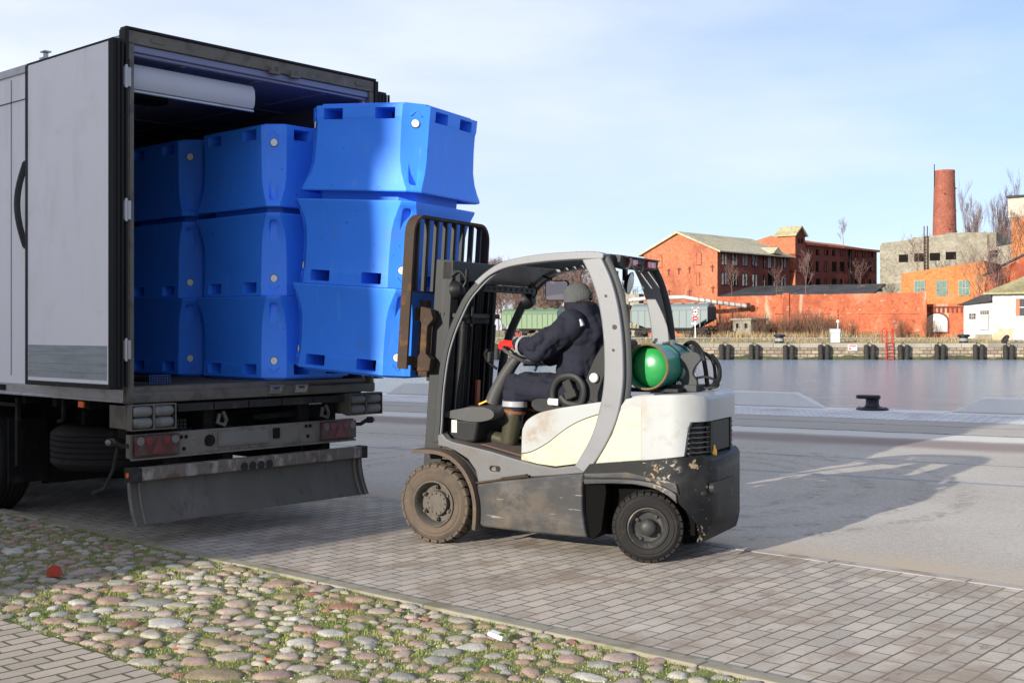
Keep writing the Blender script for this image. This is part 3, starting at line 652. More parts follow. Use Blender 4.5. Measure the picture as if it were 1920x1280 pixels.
# doors folded back along the sides
def door(x0, x1, sgn):
    a, b = min(x0, x1), max(x0, x1)
    mb = MB(); mb.box(a, b, .05, 1.36, 1.275, 3.925)
    d = mb.build('door', 'truck_white', truck, bevel=.006)
    out = x0 if sgn < 0 else x1
    mb = MB(); e = .004
    mb.box(a-.006, b+.006, 1.345, 1.385, 1.25, 3.93); mb.box(a-.006, b+.006, .02, 1.38, 1.24, 1.276); mb.box(a-.004, b+.004, .02, 1.36, 3.926, 3.94)
    for k in range(4): mb.box(a-.006+.001*k, b+.004, -.02+k*.019, -.007+k*.019, 1.25, 3.94)
    mb.box(a+.008, b-.004, -.015, .05, 1.26, 3.93)
    for k in range(3): xx = a+.03+k*.035; mb.box(xx, xx+.018, -.034, -.015, 1.26, 3.92)
    mb.build('door_seal', 'seal', d, bevel=.003)
    mb = MB(); xa = a-.004 if sgn < 0 else b; mb.box(xa, xa+.004, .07, 1.335, 1.31, 1.575)
    mb.build('kick_plate', 'alu_plate', d)
    mb = MB()
    for z in (1.365, 1.43, 1.50): xx = xa-.003 if sgn < 0 else xa+.004; mb.box(xx, xx+.003, .07, 1.335, z, z+.006)
    mb.build('rib', 'alu', d)
    return d
door(-.135, -.055, -1); door(TW+.055, TW+.135, 1)
for z in (3.58, 2.55, 1.47):
    for x, s in ((-.02, 1), (TW+.02, -1)):
        mb = MB(); mb.box(min(x-.04*s, x+.035*s), max(x-.04*s, x+.035*s), -.028, -.008, z, z+.15); mb.cyl((x-.01*s, -.03, z-.015), (0, 0, 1), .014, .18, 10)
        mb.build('hinge', 'steel', truck, bevel=.004)
P = [(-.02, 1.62, z) for z in (2.42,)]
arc = [Vector((-.02-.075*math.sin(math.pi*t/12), 1.62, 2.42+.72*t/12)) for t in range(13)]
mb = MB(); mb.tube(arc, .016, 8, sq=(1, 1.8)); mb.box(-.03, 0, 1.60, 1.64, 2.40, 2.46); mb.box(-.03, 0, 1.60, 1.64, 3.10, 3.16); mb.build('handle', 'plastic_grey', truck)
# pale rolled blind under the ceiling
mb = MB(); A = [(.115+.05*math.cos(t)*1.0, 3.66+.10*math.sin(t)) for t in [R(-100+i*20) for i in range(10)]]
prof = [(.20, 3.80), (.13, 3.80), (.10, 3.76), (.095, 3.70), (.10, 3.64), (.12, 3.605), (.16, 3.59), (.16, 3.605), (.13, 3.62), (.20, 3.78)]
mb.prism(prof, .09, 1.27, 'x'); b_ = mb.build('roller_blind', 'blind_grey', truck, bevel=.004)
mb = MB(); mb.tube([(.1, .125, 3.585), (1.27, .125, 3.585)], .012, 8); mb.build('rail', 'alu', b_)
# load bar with a blue net on the floor
mb = MB(); mb.tube([(.12, .75, TFLO+.05), (.36, .22, TFLO+.05)], .022, 10, 0); mb.ball((.12, .2, TFLO+.045), .04, 0)
m = Matrix.Rotation(R(-20), 3, 'Z')
lb = mb.build('load_bar', ['black_metal'], None); lb.matrix_world = TM; tag(lb, 'black load bar with a blue ribbed end pad lying on the truck floor', 'load bar')
mb = MB()
for i in range(9): mb.obox(Vector((.40, .2, TFLO+.05))+m @ Vector((-.08+.02*i, 0, 0)), (.006, .05, .07), m)
for i in range(4): mb.obox(Vector((.40, .2, TFLO+.02+.02*i)), (.17, .052, .005), m)
mb.build('pad', mat('net_blue', (.015, .05, .16), .6), lb)
# side rail, chassis, wheels
mb = MB(); mb.box(-.015, .05, .05, TLEN, 1.13, 1.235); mb.box(-.03, -.014, .05, TLEN, 1.13, 1.15); mb.box(TW-.05, TW+.015, .05, TLEN, 1.13, 1.235); mb.build('side_rail', 'alu', truck, bevel=.004)
mb = MB(); mb.box(-.022, -.015, 2.0, 2.35, 1.165, 1.215); mb.build('marker_plate', 'under', truck)
mb = MB(); mb.box(-.035, -.016, .62, .70, 1.07, 1.12); mb.build('side_marker', 'orange', truck, bevel=.004)
mb = MB()
for x in (.72, 1.70): mb.box(x, x+.12, .05, TLEN, .78, 1.06)
for y in [.12+.55*i for i in range(17)]: mb.box(.05, TW-.05, y, y+.07, 1.05, 1.15)
mb.box(.2, TW-.2, .35, .5, .82, 1.0)
mb.build('chassis', 'under', truck, bevel=.005)
mb = MB()
for x0, x1 in ((.02, .05), (TW-.05, TW-.02)): mb.box(x0, x1, 1.85, 1.9, .5, 1.1)
mb.tube([(-.0, 1.0, 1.12), (-.0, 1.0, .95), (-.0, 1.08, .93)], .02, 6); mb.build('bracket', 'under', truck)
def truck_wheel(x, y, sgn, wd=.36, r=.50, ax=(1, 0, 0), name='wheel', z=None):
    A = Vector(ax); c = Vector((x, y, r if z is None else z))
    pr = [(.29, 0), (.36, -.01), (.45, .0), (r-.02, .03), (r, .06)]
    for i in range(5):
        h0 = .06+(wd-.12)*i/5; h1 = .06+(wd-.12)*(i+1)/5
        pr += [(r, h0+.006), (r, h1-.008), (r-.014, h1-.006), (r-.014, h1+.004)]
    pr += [(r, wd-.06), (r-.02, wd-.03), (.45, wd), (.36, wd+.01), (.29, wd)]
    mb = MB(); mb.lathe(pr, c, A, 40); t = mb.build(name, 'tyre_dark', truck)
    mb = MB(); mb.lathe([(0, .12), (.1, .12), (.12, .03), (.15, .03), (.16, .12), (.26, .14), (.28, .02), (.30, .0), (.30, wd), (0, wd)], c, A, 28); mb.build('rim', 'under', t)
for y in (2.75, 4.1):
    for x in (.02, TW-.40): truck_wheel(x, y, 1)
    mb = MB(); mb.tube([(.3, y, .5), (TW-.3, y, .5)], .07, 10); mb.build('axle', 'under', truck)
for y in (8.3,):
    for x in (.02, TW-.40): truck_wheel(x, y, 1)
truck_wheel(.60, 1.26, 1, .36, .52, (0, 0, 1), 'spare_wheel', .50)
mb = MB(); mb.box(.3, .95, 1.2, 1.26, .88, 1.05); mb.build('carrier', 'under', truck)
mb = MB(); mb.box(.02, .06, 1.86, 3.5, 1.02, 1.05)
for k in range(3): mb.box(.05, .42, 2.08+k*.0, 2.10, .32, .9)
mb.build('mudguard', 'under', truck)
mb = MB(); mb.box(.45, 2.1, 2.0, 7.6, .55, .78); mb.box(1.0, 1.6, .7, 2.0, .75, 1.05); mb.build('tank', 'under', truck, bevel=.03)  # added bulk that keeps light out from under the floor
mb = MB(); mb.box(TW-.06, TW-.03, 1.0, 8.2, .38, 1.1); mb.build('shade_skirt', 'under', truck)  # added panel, blocks light coming in from the far side
mb = MB(); mb.box(.45, .5, 3.5, 8.0, .35, 1.05); mb.box(.5, 2.0, 3.35, 3.5, .3, 1.05); mb.build('shade_box', 'under', truck)  # added walls that darken the space beneath the chassis
mb = MB(); mb.box(.42, 2.15, 2.15, 2.2, .28, 1.0); mb.build('shade_flap', 'under', truck)  # added cross screen, keeps the underside dark
# buffers, tail beam, under-run bar, flap
for x0 in (-.03, TW-.40+.02):
    mb = MB(); mb.box(x0, x0+.40, -.03, .0, .925, 1.115); mb.box(x0, x0+.012, -.10, -.03, .925, 1.115); mb.box(x0+.388, x0+.40, -.10, -.03, .925, 1.115); mb.box(x0+.19, x0+.21, -.10, -.03, .925, 1.115)
    mb.box(x0, x0+.4, -.1, -.03, 1.108, 1.12); mb.box(x0, x0+.4, -.1, -.03, .918, .93); mb.box(x0, x0+.012, 0, .22, .93, 1.11)
    h = mb.build('buffer_box', 'frame_grey', truck, bevel=.004)
    for i in (0, 1):
        for z in (.975, 1.065):
            mb = MB(); xa = x0+.02+i*.19; mb.lathe([(.0, 0), (.03, 0), (.041, .012), (.043, .03), (.043, .13), (.041, .148), (.03, .16), (0, .16)], (xa, -.075, z), (1, 0, 0), 18); mb.build('roller', 'buffer', h)
mb = MB()
for i in range(5):
    x0 = .42+i*.345; mb.box(x0, x0+.33, -.045, .03, 1.045, 1.105)
    for k in range(3): mb.cyl((x0+.06+k*.105, -.044, 1.075), (0, -1, 0), .011, .004, 10, 1)
mb.build('rubber_strip', ['rubber', 'ring_black'], truck, bevel=.003)
beam = MB(); beam.box(.0, 2.28, -.03, .03, .70, .885); beam.box(.0, 2.28, -.06, -.03, .685, .70)
bm_ = beam.build('light_beam', 'beam_grey', truck, bevel=.004)
for sx_ in (.5, .9, 1.95):
    mb = MB(); mb.box(sx_, sx_+.1, .04, .3, .58, .9); mb.build('stay', 'under', truck)
for x0, s in ((.02, 1), (1.87, -1)):
    mb = MB(); mb.box(x0, x0+.40, -.075, -.031, .715, .875); t = mb.build('tail_light', 'lens_red', bm_, bevel=.008)
    mb = MB()
    for k in range(5):
        xx = x0+.045+k*.077
        if k in (0, 4): mb.cyl((xx, -.074, .835), (0, -1, 0), .033, .006, 18)
    mb.build('reversing_lamp', 'lens_grey', t)
    mb = MB()
    for k in (1, 3): mb.cyl((x0+.045+k*.077, -.074, .835), (0, -1, 0), .033, .006, 18)
    mb.prism([(x0+.14, .73), (x0+.26, .73), (x0+.20, .85)], -.08, -.0745); M.setdefault('lens_bright', mat('lens_bright', (.16, .012, .02), .35, layers=(((.06, .05, .05), 10, .40, .7, .7),)))
    mb.build('reflector', 'lens_bright', t, bevel=.003)
mb = MB(); mb.prism(rrect(.80, 1.32, .735, .865, .02), -.045, -.031); pl = mb.build('plate_holder', 'beam_grey', bm_, bevel=.004)
mb = MB(); mb.prism(rrect(.825, 1.295, .755, .845, .01), -.0475, -.0455); mb.build('plate', 'buffer', pl)
mb = MB(); mb.cyl((.72, -.031, .795), (0, -1, 0), .048, .012, 20)
for x, z in ((.455, .84), (.50, .84), (.48, .745), (1.72, .85), (1.765, .85), (1.74, .76)): mb.cyl((x, -.031, z), (0, -1, 0), .016, .006, 12)
mb.prism(rrect(1.36, 1.43, .765, .855, .01), -.04, -.031); mb.split('socket', 'under', bm_); mb = MB()
random.seed(4)
for k in range(26): mb.cyl((random.uniform(.45, 1.85), -.031, random.choice((.712, .872, random.uniform(.72, .86)))), (0, -1, 0), .004, .003, 8)
mb.build('rivet', 'under', bm_)
for pts, e in ((((.0, 0, .80), (-.06, -.02, .80), (-.16, -.06, .845)), 0), (((2.27, 0, .83), (2.36, -.03, .83), (2.42, -.05, .865)), 1)):
    mb = MB(); mb.tube(pts, .018, 8); o = mb.build('marker_arm', 'rubber', bm_); p = Vector(pts[-1])
    mb = MB(); mb.tube([p, p+Vector((.05*(1 if e else -1), -.02, .0))], .03, 12); mb.build('marker_lamp', 'rubber', o, bevel=.004)
    mb = MB(); q = p+Vector((.05*(1 if e else -1), -.02, 0)); mb.ball(q, .024, n=10); mb.build('lens', 'lens_grey', o)
mb = MB(); mb.box(-.04, 2.36, -.12, -.02, .53, .63)
ub = mb.build('underrun_bar', 'bumper_dirty', truck, bevel=.010)
mb = MB(); mb.box(-.041, .05, -.128, -.015, .525, .635); mb.box(2.30, 2.361, -.128, -.015, .525, .635)
mb.split('end_cap', 'rubber', ub, bevel=.006); mb = MB()
for k in range(4): mb.cyl((1.0+k*.085, -.121, .575-.012), (0, -1, 0), .036, .004, 16)
mb.build('stud', 'rubber', ub)
mb = MB(); mb.cyl((-.041, -.07, .58), (-1, 0, 0), .02, .006, 14); mb.build('marker', 'orange', ub)
mb = MB(); V = []; n = 10
for i in range(n+1):
    t = i/n; z = .53-.33*t; y = -.06-.10*t*t
    V += [(-.035, y, z), (2.345, y, z)]
for i in range(n+1):
    t = i/n; z = .53-.33*t; y = -.052-.10*t*t
    V += [(-.035, y, z), (2.345, y, z)]
o2 = 2*(n+1); F = [(2*i, 2*i+1, 2*i+3, 2*i+2) for i in range(n)]+[(o2+2*i, o2+2*i+2, o2+2*i+3, o2+2*i+1) for i in range(n)]+[(2*i, 2*i+2, o2+2*i+2, o2+2*i) for i in range(n)]+[(2*i+1, o2+2*i+1, o2+2*i+3, 2*i+3) for i in range(n)]+[(2*n, 2*n+1, o2+2*n+1, o2+2*n), (0, o2, o2+1, 1)]
mb.add(V, F); fl_ = mb.build('spray_flap', 'flap', truck, ang=60)
for x in (-.03, .05, 2.24, 2.30):
    mb = MB(); pts = [(x, -.066-.10*(i/8)**2, .525-.325*i/8) for i in range(9)]; mb.tube(pts, .014, 4, sq=(1, .4)); mb.build('rib', 'beam_grey', fl_)
for x in (.85, 1.95):
    mb = MB(); mb.tube([(x, .02, 1.0), (x-.03, .0, .93), (x+.03, -.01, .91), (x+.07, .02, .95), (x+.05, .04, 1.02)], .018, 8); mb.build('tow_hook', 'frame_grey', truck)
mb = MB()
for i in range(4):
    for j in range(3): mb.box(.42+i*.035, .447+i*.035, .04, .06, .895+j*.03, .918+j*.03)
mb.build('grating', 'rubber', truck, bevel=.004)
mb = MB(); mb.tube([(-.03, .1, .78), (-.06, .12, .6), (-.12, .14, .47), (-.22, .15, .44)], .014, 6); mb.build('cable', 'rubber', truck)
mb = MB(); mb.tube([(1.75, .12, 1.03), (1.75, .12, .97), (1.3, .12, .94)], .03, 8); mb.box(1.25, 1.8, .08, .2, .93, .97); mb.box(2.02, 2.1, .02, .12, .86, 1.04); mb.split('pipework', 'under', truck)
# tubs still in the truck, two stacks
for k, (yc, wh) in enumerate(((.035+HX, 'nearest the truck doorway'), (.035+HX*3+.05, 'deeper inside the truck'))):
    base = TM @ Matrix.Translation((1.405+.522, yc, TFLO+.005)) @ Matrix.Rotation(math.pi/2, 4, 'Z')
    stack(base, ['blue tub at the bottom of the stack %s' % wh, 'blue tub in the middle of the stack %s' % wh, 'upside-down blue tub on top of the stack %s' % wh, 'blue lid under the top tub of the stack %s' % wh], 'blue tubs stacked inside the truck', .05, 0, .905)
# ---------------------------------------------------------------- forklift, local x forward, y to its left, z up
FO = Vector((-.32, 9.812, 0)); FA = R(152)
FM = Matrix.Translation(FO) @ Matrix.Rotation(FA, 4, 'Z')
fork = thing('forklift', 'grey and cream forklift with a green gas cylinder lifting blue tubs', 'forklift', FO, FA)
TILT = Matrix.Translation((.1, 0, .35)) @ Matrix.Rotation(R(-4), 4, 'Y') @ Matrix.Translation((-.1, 0, -.35))
def tilt(o): o.matrix_local = TILT; return o
def wheel(x, y, r, wd, steer, tm, rm, lug=30, hub='front', sgn=1):
    """outer face at y (sgn = side)"""
    t_ = Matrix.Translation((x, y-sgn*wd/2, r)) @ Matrix.Rotation(steer, 4, 'Z')
    h = wd/2
    mb = MB(); mb.x = t_
    pr = [(r*.56, -h+.012), (r*.60, -h-.0), (r*.72, -h-.006), (r*.745, -h-.001), (r*.80, -h-.004), (r*.90, -h+.012), (r*.955, -h+.03), (r*.955, h-.03), (r*.90, h-.012), (r*.80, h+.004), (r*.745, h+.001), (r*.72, h+.006), (r*.60, h), (r*.56, h-.012)]
    mb.lathe(pr, (0, 0, 0), (0, 1, 0), 56)
    for s in (-1, 1):
        for i in range(lug):
            a = 2*math.pi*(i+(.5 if s > 0 else 0))/lug; w_ = 2*math.pi/lug*.40; skew = 2*math.pi/lug*.45
            def pt(rr, aa, yy): return (rr*math.cos(aa), yy, rr*math.sin(aa))
            e = .006
            V = [pt(r*.90, a-w_*.92, s*(h-.004)), pt(r*.90, a+w_*.92, s*(h-.004)), pt(r*.965, a+w_, s*(h-.006)), pt(r*.965, a-w_, s*(h-.006)), pt(r, a-w_*.9, s*(h-.028)), pt(r, a+w_*.9, s*(h-.028)),
                 pt(r, a+w_*.8+skew, s*.008), pt(r, a-w_*.8+skew, s*.008), pt(r*.93, a-w_*.8+skew, s*.008), pt(r*.93, a+w_*.8+skew, s*.008)]
            mb.add(V, [(0, 1, 2, 3), (3, 2, 5, 4), (4, 5, 6, 7), (7, 6, 9, 8), (0, 3, 4, 7, 8), (1, 9, 6, 5, 2), (0, 8, 9, 1)])
    W = mb.build('wheel', tm, fork, weld=False, ang=35)
    mb = MB(); mb.x = t_; o_ = sgn
    def L(prof, n=32): mb.lathe([(rr, o_*hh) for rr, hh in prof], (0, 0, 0), (0, 1, 0), n)
    if hub == 'front':
        L([(r*.575, h-.014), (r*.575, h+.010), (r*.545, h+.013), (r*.53, h+.004), (r*.50, h-.02), (r*.47, h-.075), (r*.30, h-.085), (0, h-.085)])
        L([(r*.31, h-.085), (r*.31, h-.045), (r*.30, h-.038), (r*.09, h-.036), (0, h-.036)])
        for i in range(12): a = i*math.pi/6; mb.cyl((r*.25*math.cos(a), o_*(h-.037), r*.25*math.sin(a)), (0, o_, 0), .0085, .009, 8)
        for i in range(6): a = i*math.pi/3+.5; mb.cyl((r*.40*math.cos(a), o_*(h-.08), r*.40*math.sin(a)), (0, o_, 0), .017, .035, 6); mb.cyl((r*.40*math.cos(a), o_*(h-.05), r*.40*math.sin(a)), (0, o_, 0), .010, .02, 8)
    else:
        L([(r*.57, h-.012), (r*.57, h+.005), (r*.535, h+.008), (r*.50, h-.006), (r*.46, h-.012), (r*.40, h-.05), (r*.26, h-.055), (0, h-.055)])
        L([(r*.235, h-.06), (r*.235, h+.0), (r*.22, h+.014), (r*.16, h+.028), (r*.08, h+.034), (0, h+.035)])
        for i in range(4): a = i*math.pi/2+.6; mb.cyl((r*.37*math.cos(a), o_*(h-.045), r*.37*math.sin(a)), (0, o_, 0), .014, .018, 6)
    mb.build('rim', rm, W, ang=40)
    return W
wheel(.035, .58, .32, .22, 0, 'tyre_dusty', 'rim_dirty', 26, 'front', 1)
wheel(.035, -.58, .32, .22, 0, 'tyre_dusty', 'rim_dirty', 26, 'front', -1)
wheel(-1.73, .53, .262, .17, R(20), 'tyre_dark', 'rim_grey', 30, 'rear', 1)
wheel(-1.73, -.53, .262, .17, R(20), 'tyre_dark', 'rim_grey', 30, 'rear', -1)
mb = MB(); mb.tube([(.035, -.45, .32), (.035, .45, .32)], .085, 16); mb.tube([(-1.73, -.38, .262), (-1.73, .38, .262)], .06, 12); mb.box(-.06, .16, .22, .33, .25, .55); mb.box(-.06, .16, -.33, -.22, .25, .55); mb.build('axle', 'black_metal', fork)
# chassis core
mb = MB(); mb.prism([(-.22, .20), (-.22, .60), (.02, .70), (-1.3, .66), (-1.9, .60), (-2.05, .5), (-2.05, .2), (-1.3, .15)], -.33, .33)
mb.build('chassis', 'void', fork)
mb = MB(); mb.prism([(-1.20, .16), (-1.22, .60), (-1.40, .62), (-1.42, .5), (-1.38, .2), (-1.32, .14)], -.5, .50); mb.build('inner_arch', 'void', fork, bevel=.01)
for s in (1, -1):
    P = [(-.340, .498), (-.5, .528), (-.80, .573), (-1.05, .61), (-1.262, .637), (-1.245, .53), (-1.249, .36), (-1.262, .25), (-1.285, .155), (-.848, .152), (-.40, .165), (-.362, .18), (-.346, .21)]
    mb = MB(); mb.prism(P, s*.46, s*.55); mb.build('side_panel', 'body_dark', fork, bevel=.018, seg=3)
    mb = MB(); mb.prism([(-.335, .500), (-.80, .578), (-.80, .592), (-.335, .512)], s*.47, s*.558)
    mb.prism([(-.56, .545), (-.78, .583), (-.78, .598), (-.56, .560)], s*.472, s*.562, k=0); mb.build('step_edge', 'rusty', fork, bevel=.003)
    # grey lower frame with a slot
    P = [(.030, .775), (.035, .86), (-.01, .875), (-.048, .835), (-.10, .815), (-.45, .755), (-.70, .70), (-.85, .672), (-1.005, .655), (-1.10, .672), (-1.30, .70), (-1.262, .628), (-1.0, .595), (-.80, .575), (-.34, .50), (-.315, .60), (-.24, .69), (-.14, .74), (-.05, .765)]
    mb = MB(); mb.prism(P, s*.44, s*.525); o = mb.build('lower_frame', 'lower_grey', fork)
    c = MB(); c.prism(rrect(-.535, -.445, .600, .638, .018), s*.5, s*.6); c = c.build('c', 'guard_grey'); c.parent = fork
    boolean(o, [c]); b = o.modifiers.new('bevel', 'BEVEL'); b.width = .010; b.segments = 3; b.limit_method = 'ANGLE'; b.angle_limit = R(30); b.harden_normals = True
    mb = MB(); mb.prism(rrect(-.53, -.49, .603, .635, .012), s*.5, s*.51); mb.build('slot', 'black_metal', o)
    # front mudguard: curved dusty sheet
    arc = crom([(.235, 0, .742), (.10, 0, .748), (-.03, 0, .742), (-.15, 0, .700), (-.25, 0, .620), (-.325, 0, .505), (-.362, 0, .38), (-.368, 0, .26), (-.358, 0, .145)], 5)
    n = len(arc); V = []
    for p, t in [(arc[i], (arc[min(i+1, n-1)]-arc[max(i-1, 0)]).normalized()) for i in range(n)]:
        nn = Vector((-t.z, 0, t.x))*-1
        for yy, dd in ((.605, 0), (.605, -.03), (.598, -.03), (.59, -.006), (.33, -.006), (.33, 0)): V.append(Vector((p.x, s*yy, p.z))-nn*dd*-1)
    m6 = 6; F = [(i*m6+j, (i+1)*m6+j, (i+1)*m6+(j+1) % m6, i*m6+(j+1) % m6) for i in range(n-1) for j in range(m6)]+[tuple(range(m6)), tuple(range((n-1)*m6, n*m6))]
    mb = MB(); mb.add(V, F); mb.build('mudguard', 'fender', fork, ang=40)
    mb = MB(); mb.prism([(-.02, .735), (-.16, .69), (-.26, .60), (-.33, .49), (-.34, .55), (-.24, .66), (-.1, .745)], s*.36, s*.50); mb.build('arch_liner', 'black_metal', fork)
# floor
mb = MB(); mb.prism([(.03, .83), (-.06, .825), (-.72, .70), (-.72, .66), (.03, .66)], -.46, .46); mb.build('floor_plate', 'floor_mat', fork, bevel=.006)
mb = MB(); mb.prism([(-.30, .795), (-.34, .80), (-.70, .725), (-.70, .71)], .02, .44); mb.build('floor_mat', 'floor_mat', fork, bevel=.005)
# engine cover ---------------------------------------------------
def rounded_plan(hw, x0, x1, r, z0, z1):
    P = [(x1, -hw), (x1, hw)]
    for i in range(9): a = R(90+90*i/8); P.append((x0+r+r*math.cos(a), hw-r+r*math.sin(a)))
    for i in range(9): a = R(180+90*i/8); P.append((x0+r+r*math.cos(a), -hw+r+r*math.sin(a)))
    mb = MB(); mb.prism(P, z0, z1, 'z'); return mb
def body(name, prof, hw, x0, x1, r, m, bev, extra=()):
    mb = MB(); mb.prism(prof, -hw-.1, hw+.1); o = mb.build(name, m, fork)
    c = rounded_plan(hw, x0, x1, r, -1, 3).build('c', m); c.parent = fork
    boolean(o, [c], 'INTERSECT')
    if extra: boolean(o, extra)
    b = o.modifiers.new('bevel', 'BEVEL'); b.width = bev; b.segments = 4; b.limit_method = 'ANGLE'; b.angle_limit = R(38); b.harden_normals = True
    return o
top = [(v.x, v.z) for v in crom([(-.702, 0, .70), (-.708, 0, .90), (-.722, 0, .955), (-.76, 0, 1.01), (-.86, 0, 1.065), (-1.0, 0, 1.10), (-1.12, 0, 1.122), (-1.44, 0, 1.175)], 5)]
mb = MB(); mb.prism(top+[(-1.50, 1.17), (-1.40, .72), (-1.0, .668), (-.71, .69)], -.49, .49); cover = mb.build('engine_cover', 'hood_white', fork, bevel=.035, seg=4)
# cream lower side panel with a wavy seam
for s in (1, -1):
    wave = [(v.x, v.z) for v in crom([(-.705, 0, .742), (-.80, 0, .765), (-.93, 0, .835), (-1.08, 0, .945), (-1.22, 0, 1.02), (-1.41, 0, 1.085)], 5)]
    P = wave+[(-1.43, .95), (-1.34, .76), (-1.22, .70), (-1.0, .664), (-.85, .675), (-.71, .70)]
    mb = MB(); mb.prism(P, s*.478, s*.497); o = mb.build('side_cover', 'cream', cover, bevel=.005)
    W = [(a, b) for a, b in wave]; mb = MB(); mb.tube([(a, s*.4915, b+.004) for a, b in W], .0032, 6); mb.build('seam', 'ring_black', cover)
hood = body('rear_cover', [(-1.33, .70), (-1.46, .92), (-1.53, 1.12), (-1.58, 1.19), (-1.68, 1.215), (-1.85, 1.228), (-2.07, 1.235), (-2.13, 1.215), (-2.17, 1.17), (-2.17, 1.035), (-2.06, 1.035), (-2.045, .99), (-2.02, .79), (-1.7, .745)], .51, -2.15, -1.2, .24, 'hood_white', .022)
for s in (1, -1):
    mb = MB(); mb.prism([(-1.345, .712), (-1.475, .93), (-1.535, 1.10), (-1.60, 1.13), (-1.70, 1.135), (-1.70, .752)], s*.50, s*.5135); mb.build('side_decal', 'cream', hood, bevel=.002)
mb = MB(); mb.prism([(-1.49, 1.13), (-1.52, 1.20), (-1.70, 1.23), (-1.78, 1.232), (-1.78, 1.205)], -.45, .45); mb.build('bonnet_lip', 'guard_grey', hood, bevel=.01)
# counterweight
cwp = [(-1.245, .635), (-1.30, .702), (-1.6, .738), (-2.03, .785), (-2.12, .795), (-2.175, .765), (-2.20, .68), (-2.21, .5), (-2.195, .34), (-2.155, .23), (-2.125, .165), (-2.10, .172), (-2.115, .22), (-2.10, .31), (-2.04, .40), (-1.98, .467), (-1.90, .52), (-1.80, .555), (-1.65, .572), (-1.45, .565), (-1.262, .548)]
cw = body('counterweight', cwp, .535, -2.205, -1.2, .32, 'cw_dark', .022)
def ring(z0, z1, hw, x0, r, th, xs=-1.98):
    P = []
    for sg in (1, -1):
        seq = []
        for i in range(9): a = R(90+90*i/8); seq.append((min(x0+r+r*math.cos(a), xs-.001*(9-i)), sg*(hw-r+r*math.sin(a))))
        P += ([(xs, sg*hw)]+seq) if sg > 0 else (seq[::-1]+[(xs, sg*hw)])
    Q = [(x+th if x < xs-1e-6 else x, y*(1-th/hw)) for x, y in P]
    mb = MB(); mb.prism(P+Q[::-1], z0, z1, 'z'); return mb
# vent: dark inset with slats round the rear corners
mb = ring(.785, 1.036, .47, -2.10, .18, .05, -1.99); vent = mb.build('vent', 'plastic_black', fork)
for k in range(6):
    z = .808+k*.036; mb = ring(z, z+.008, .497, -2.135, .23, .02, -2.055); mb.build('slat', 'plastic_grey', vent)
for s in (1, -1):
    mb = MB(); mb.box(-2.145, -2.10, s*.23-.02, s*.23+.02, .79, 1.035); mb.build('vent_frame', 'plastic_black', vent, bevel=.006)
mb = MB(); mb.box(-2.14, -2.09, -.20, .2, .80, 1.03); mb.build('rear_grille', 'plastic_black', vent, bevel=.01)
# rim over arch (raised flare) and pockets
for s in (1, -1):
    A = [(v.x, v.z) for v in crom([(-1.25, 0, .59), (-1.45, 0, .60), (-1.65, 0, .607), (-1.80, 0, .59), (-1.92, 0, .555), (-2.0, 0, .505), (-2.06, 0, .43), (-2.10, 0, .33), (-2.12, 0, .20)], 4)]
    B = [(v.x, v.z) for v in crom([(-1.26, 0, .55), (-1.45, 0, .567), (-1.65, 0, .574), (-1.79, 0, .557), (-1.89, 0, .523), (-1.97, 0, .47), (-2.035, 0, .395), (-2.095, 0, .305), (-2.125, 0, .19)], 4)]
    mb = MB(); mb.prism([p for p in A if p[0] > -2.0]+[p for p in B if p[0] > -2.0][::-1], s*.52, s*.548); mb.build('arch_lip', 'body_dark', cw, bevel=.008)
    mb = MB(); mb.prism([(-1.25, .63), (-1.60, .66), (-1.98, .60), (-2.0, .52), (-1.8, .60), (-1.6, .612), (-1.26, .595)], s*.52, s*.542); mb.build('flare', 'body_dark', cw, bevel=.01)
m = Matrix.Rotation(0, 3, 'Z')
mb = MB(); 
for zz in (.55,): mb.prism(rrect(-.12, .40, .52, .60, .035), -2.212, -2.18, 'x')
mb.build('pocket', 'ring_black', cw)
mb = MB(); mb.ball((-2.12, .36, .52), .05, sc=(1, 1.3, .7)); mb.build('tow_pocket', 'ring_black', cw)
mb = MB(); mb.lathe([(.032, 0), (.034, .03), (.028, .045), (.024, .05), (.022, .07), (.012, .082), (0, .084)], (-2.125, .16, .775), (0, 0, 1), 16); mb.build('cap', 'yellow', cw)
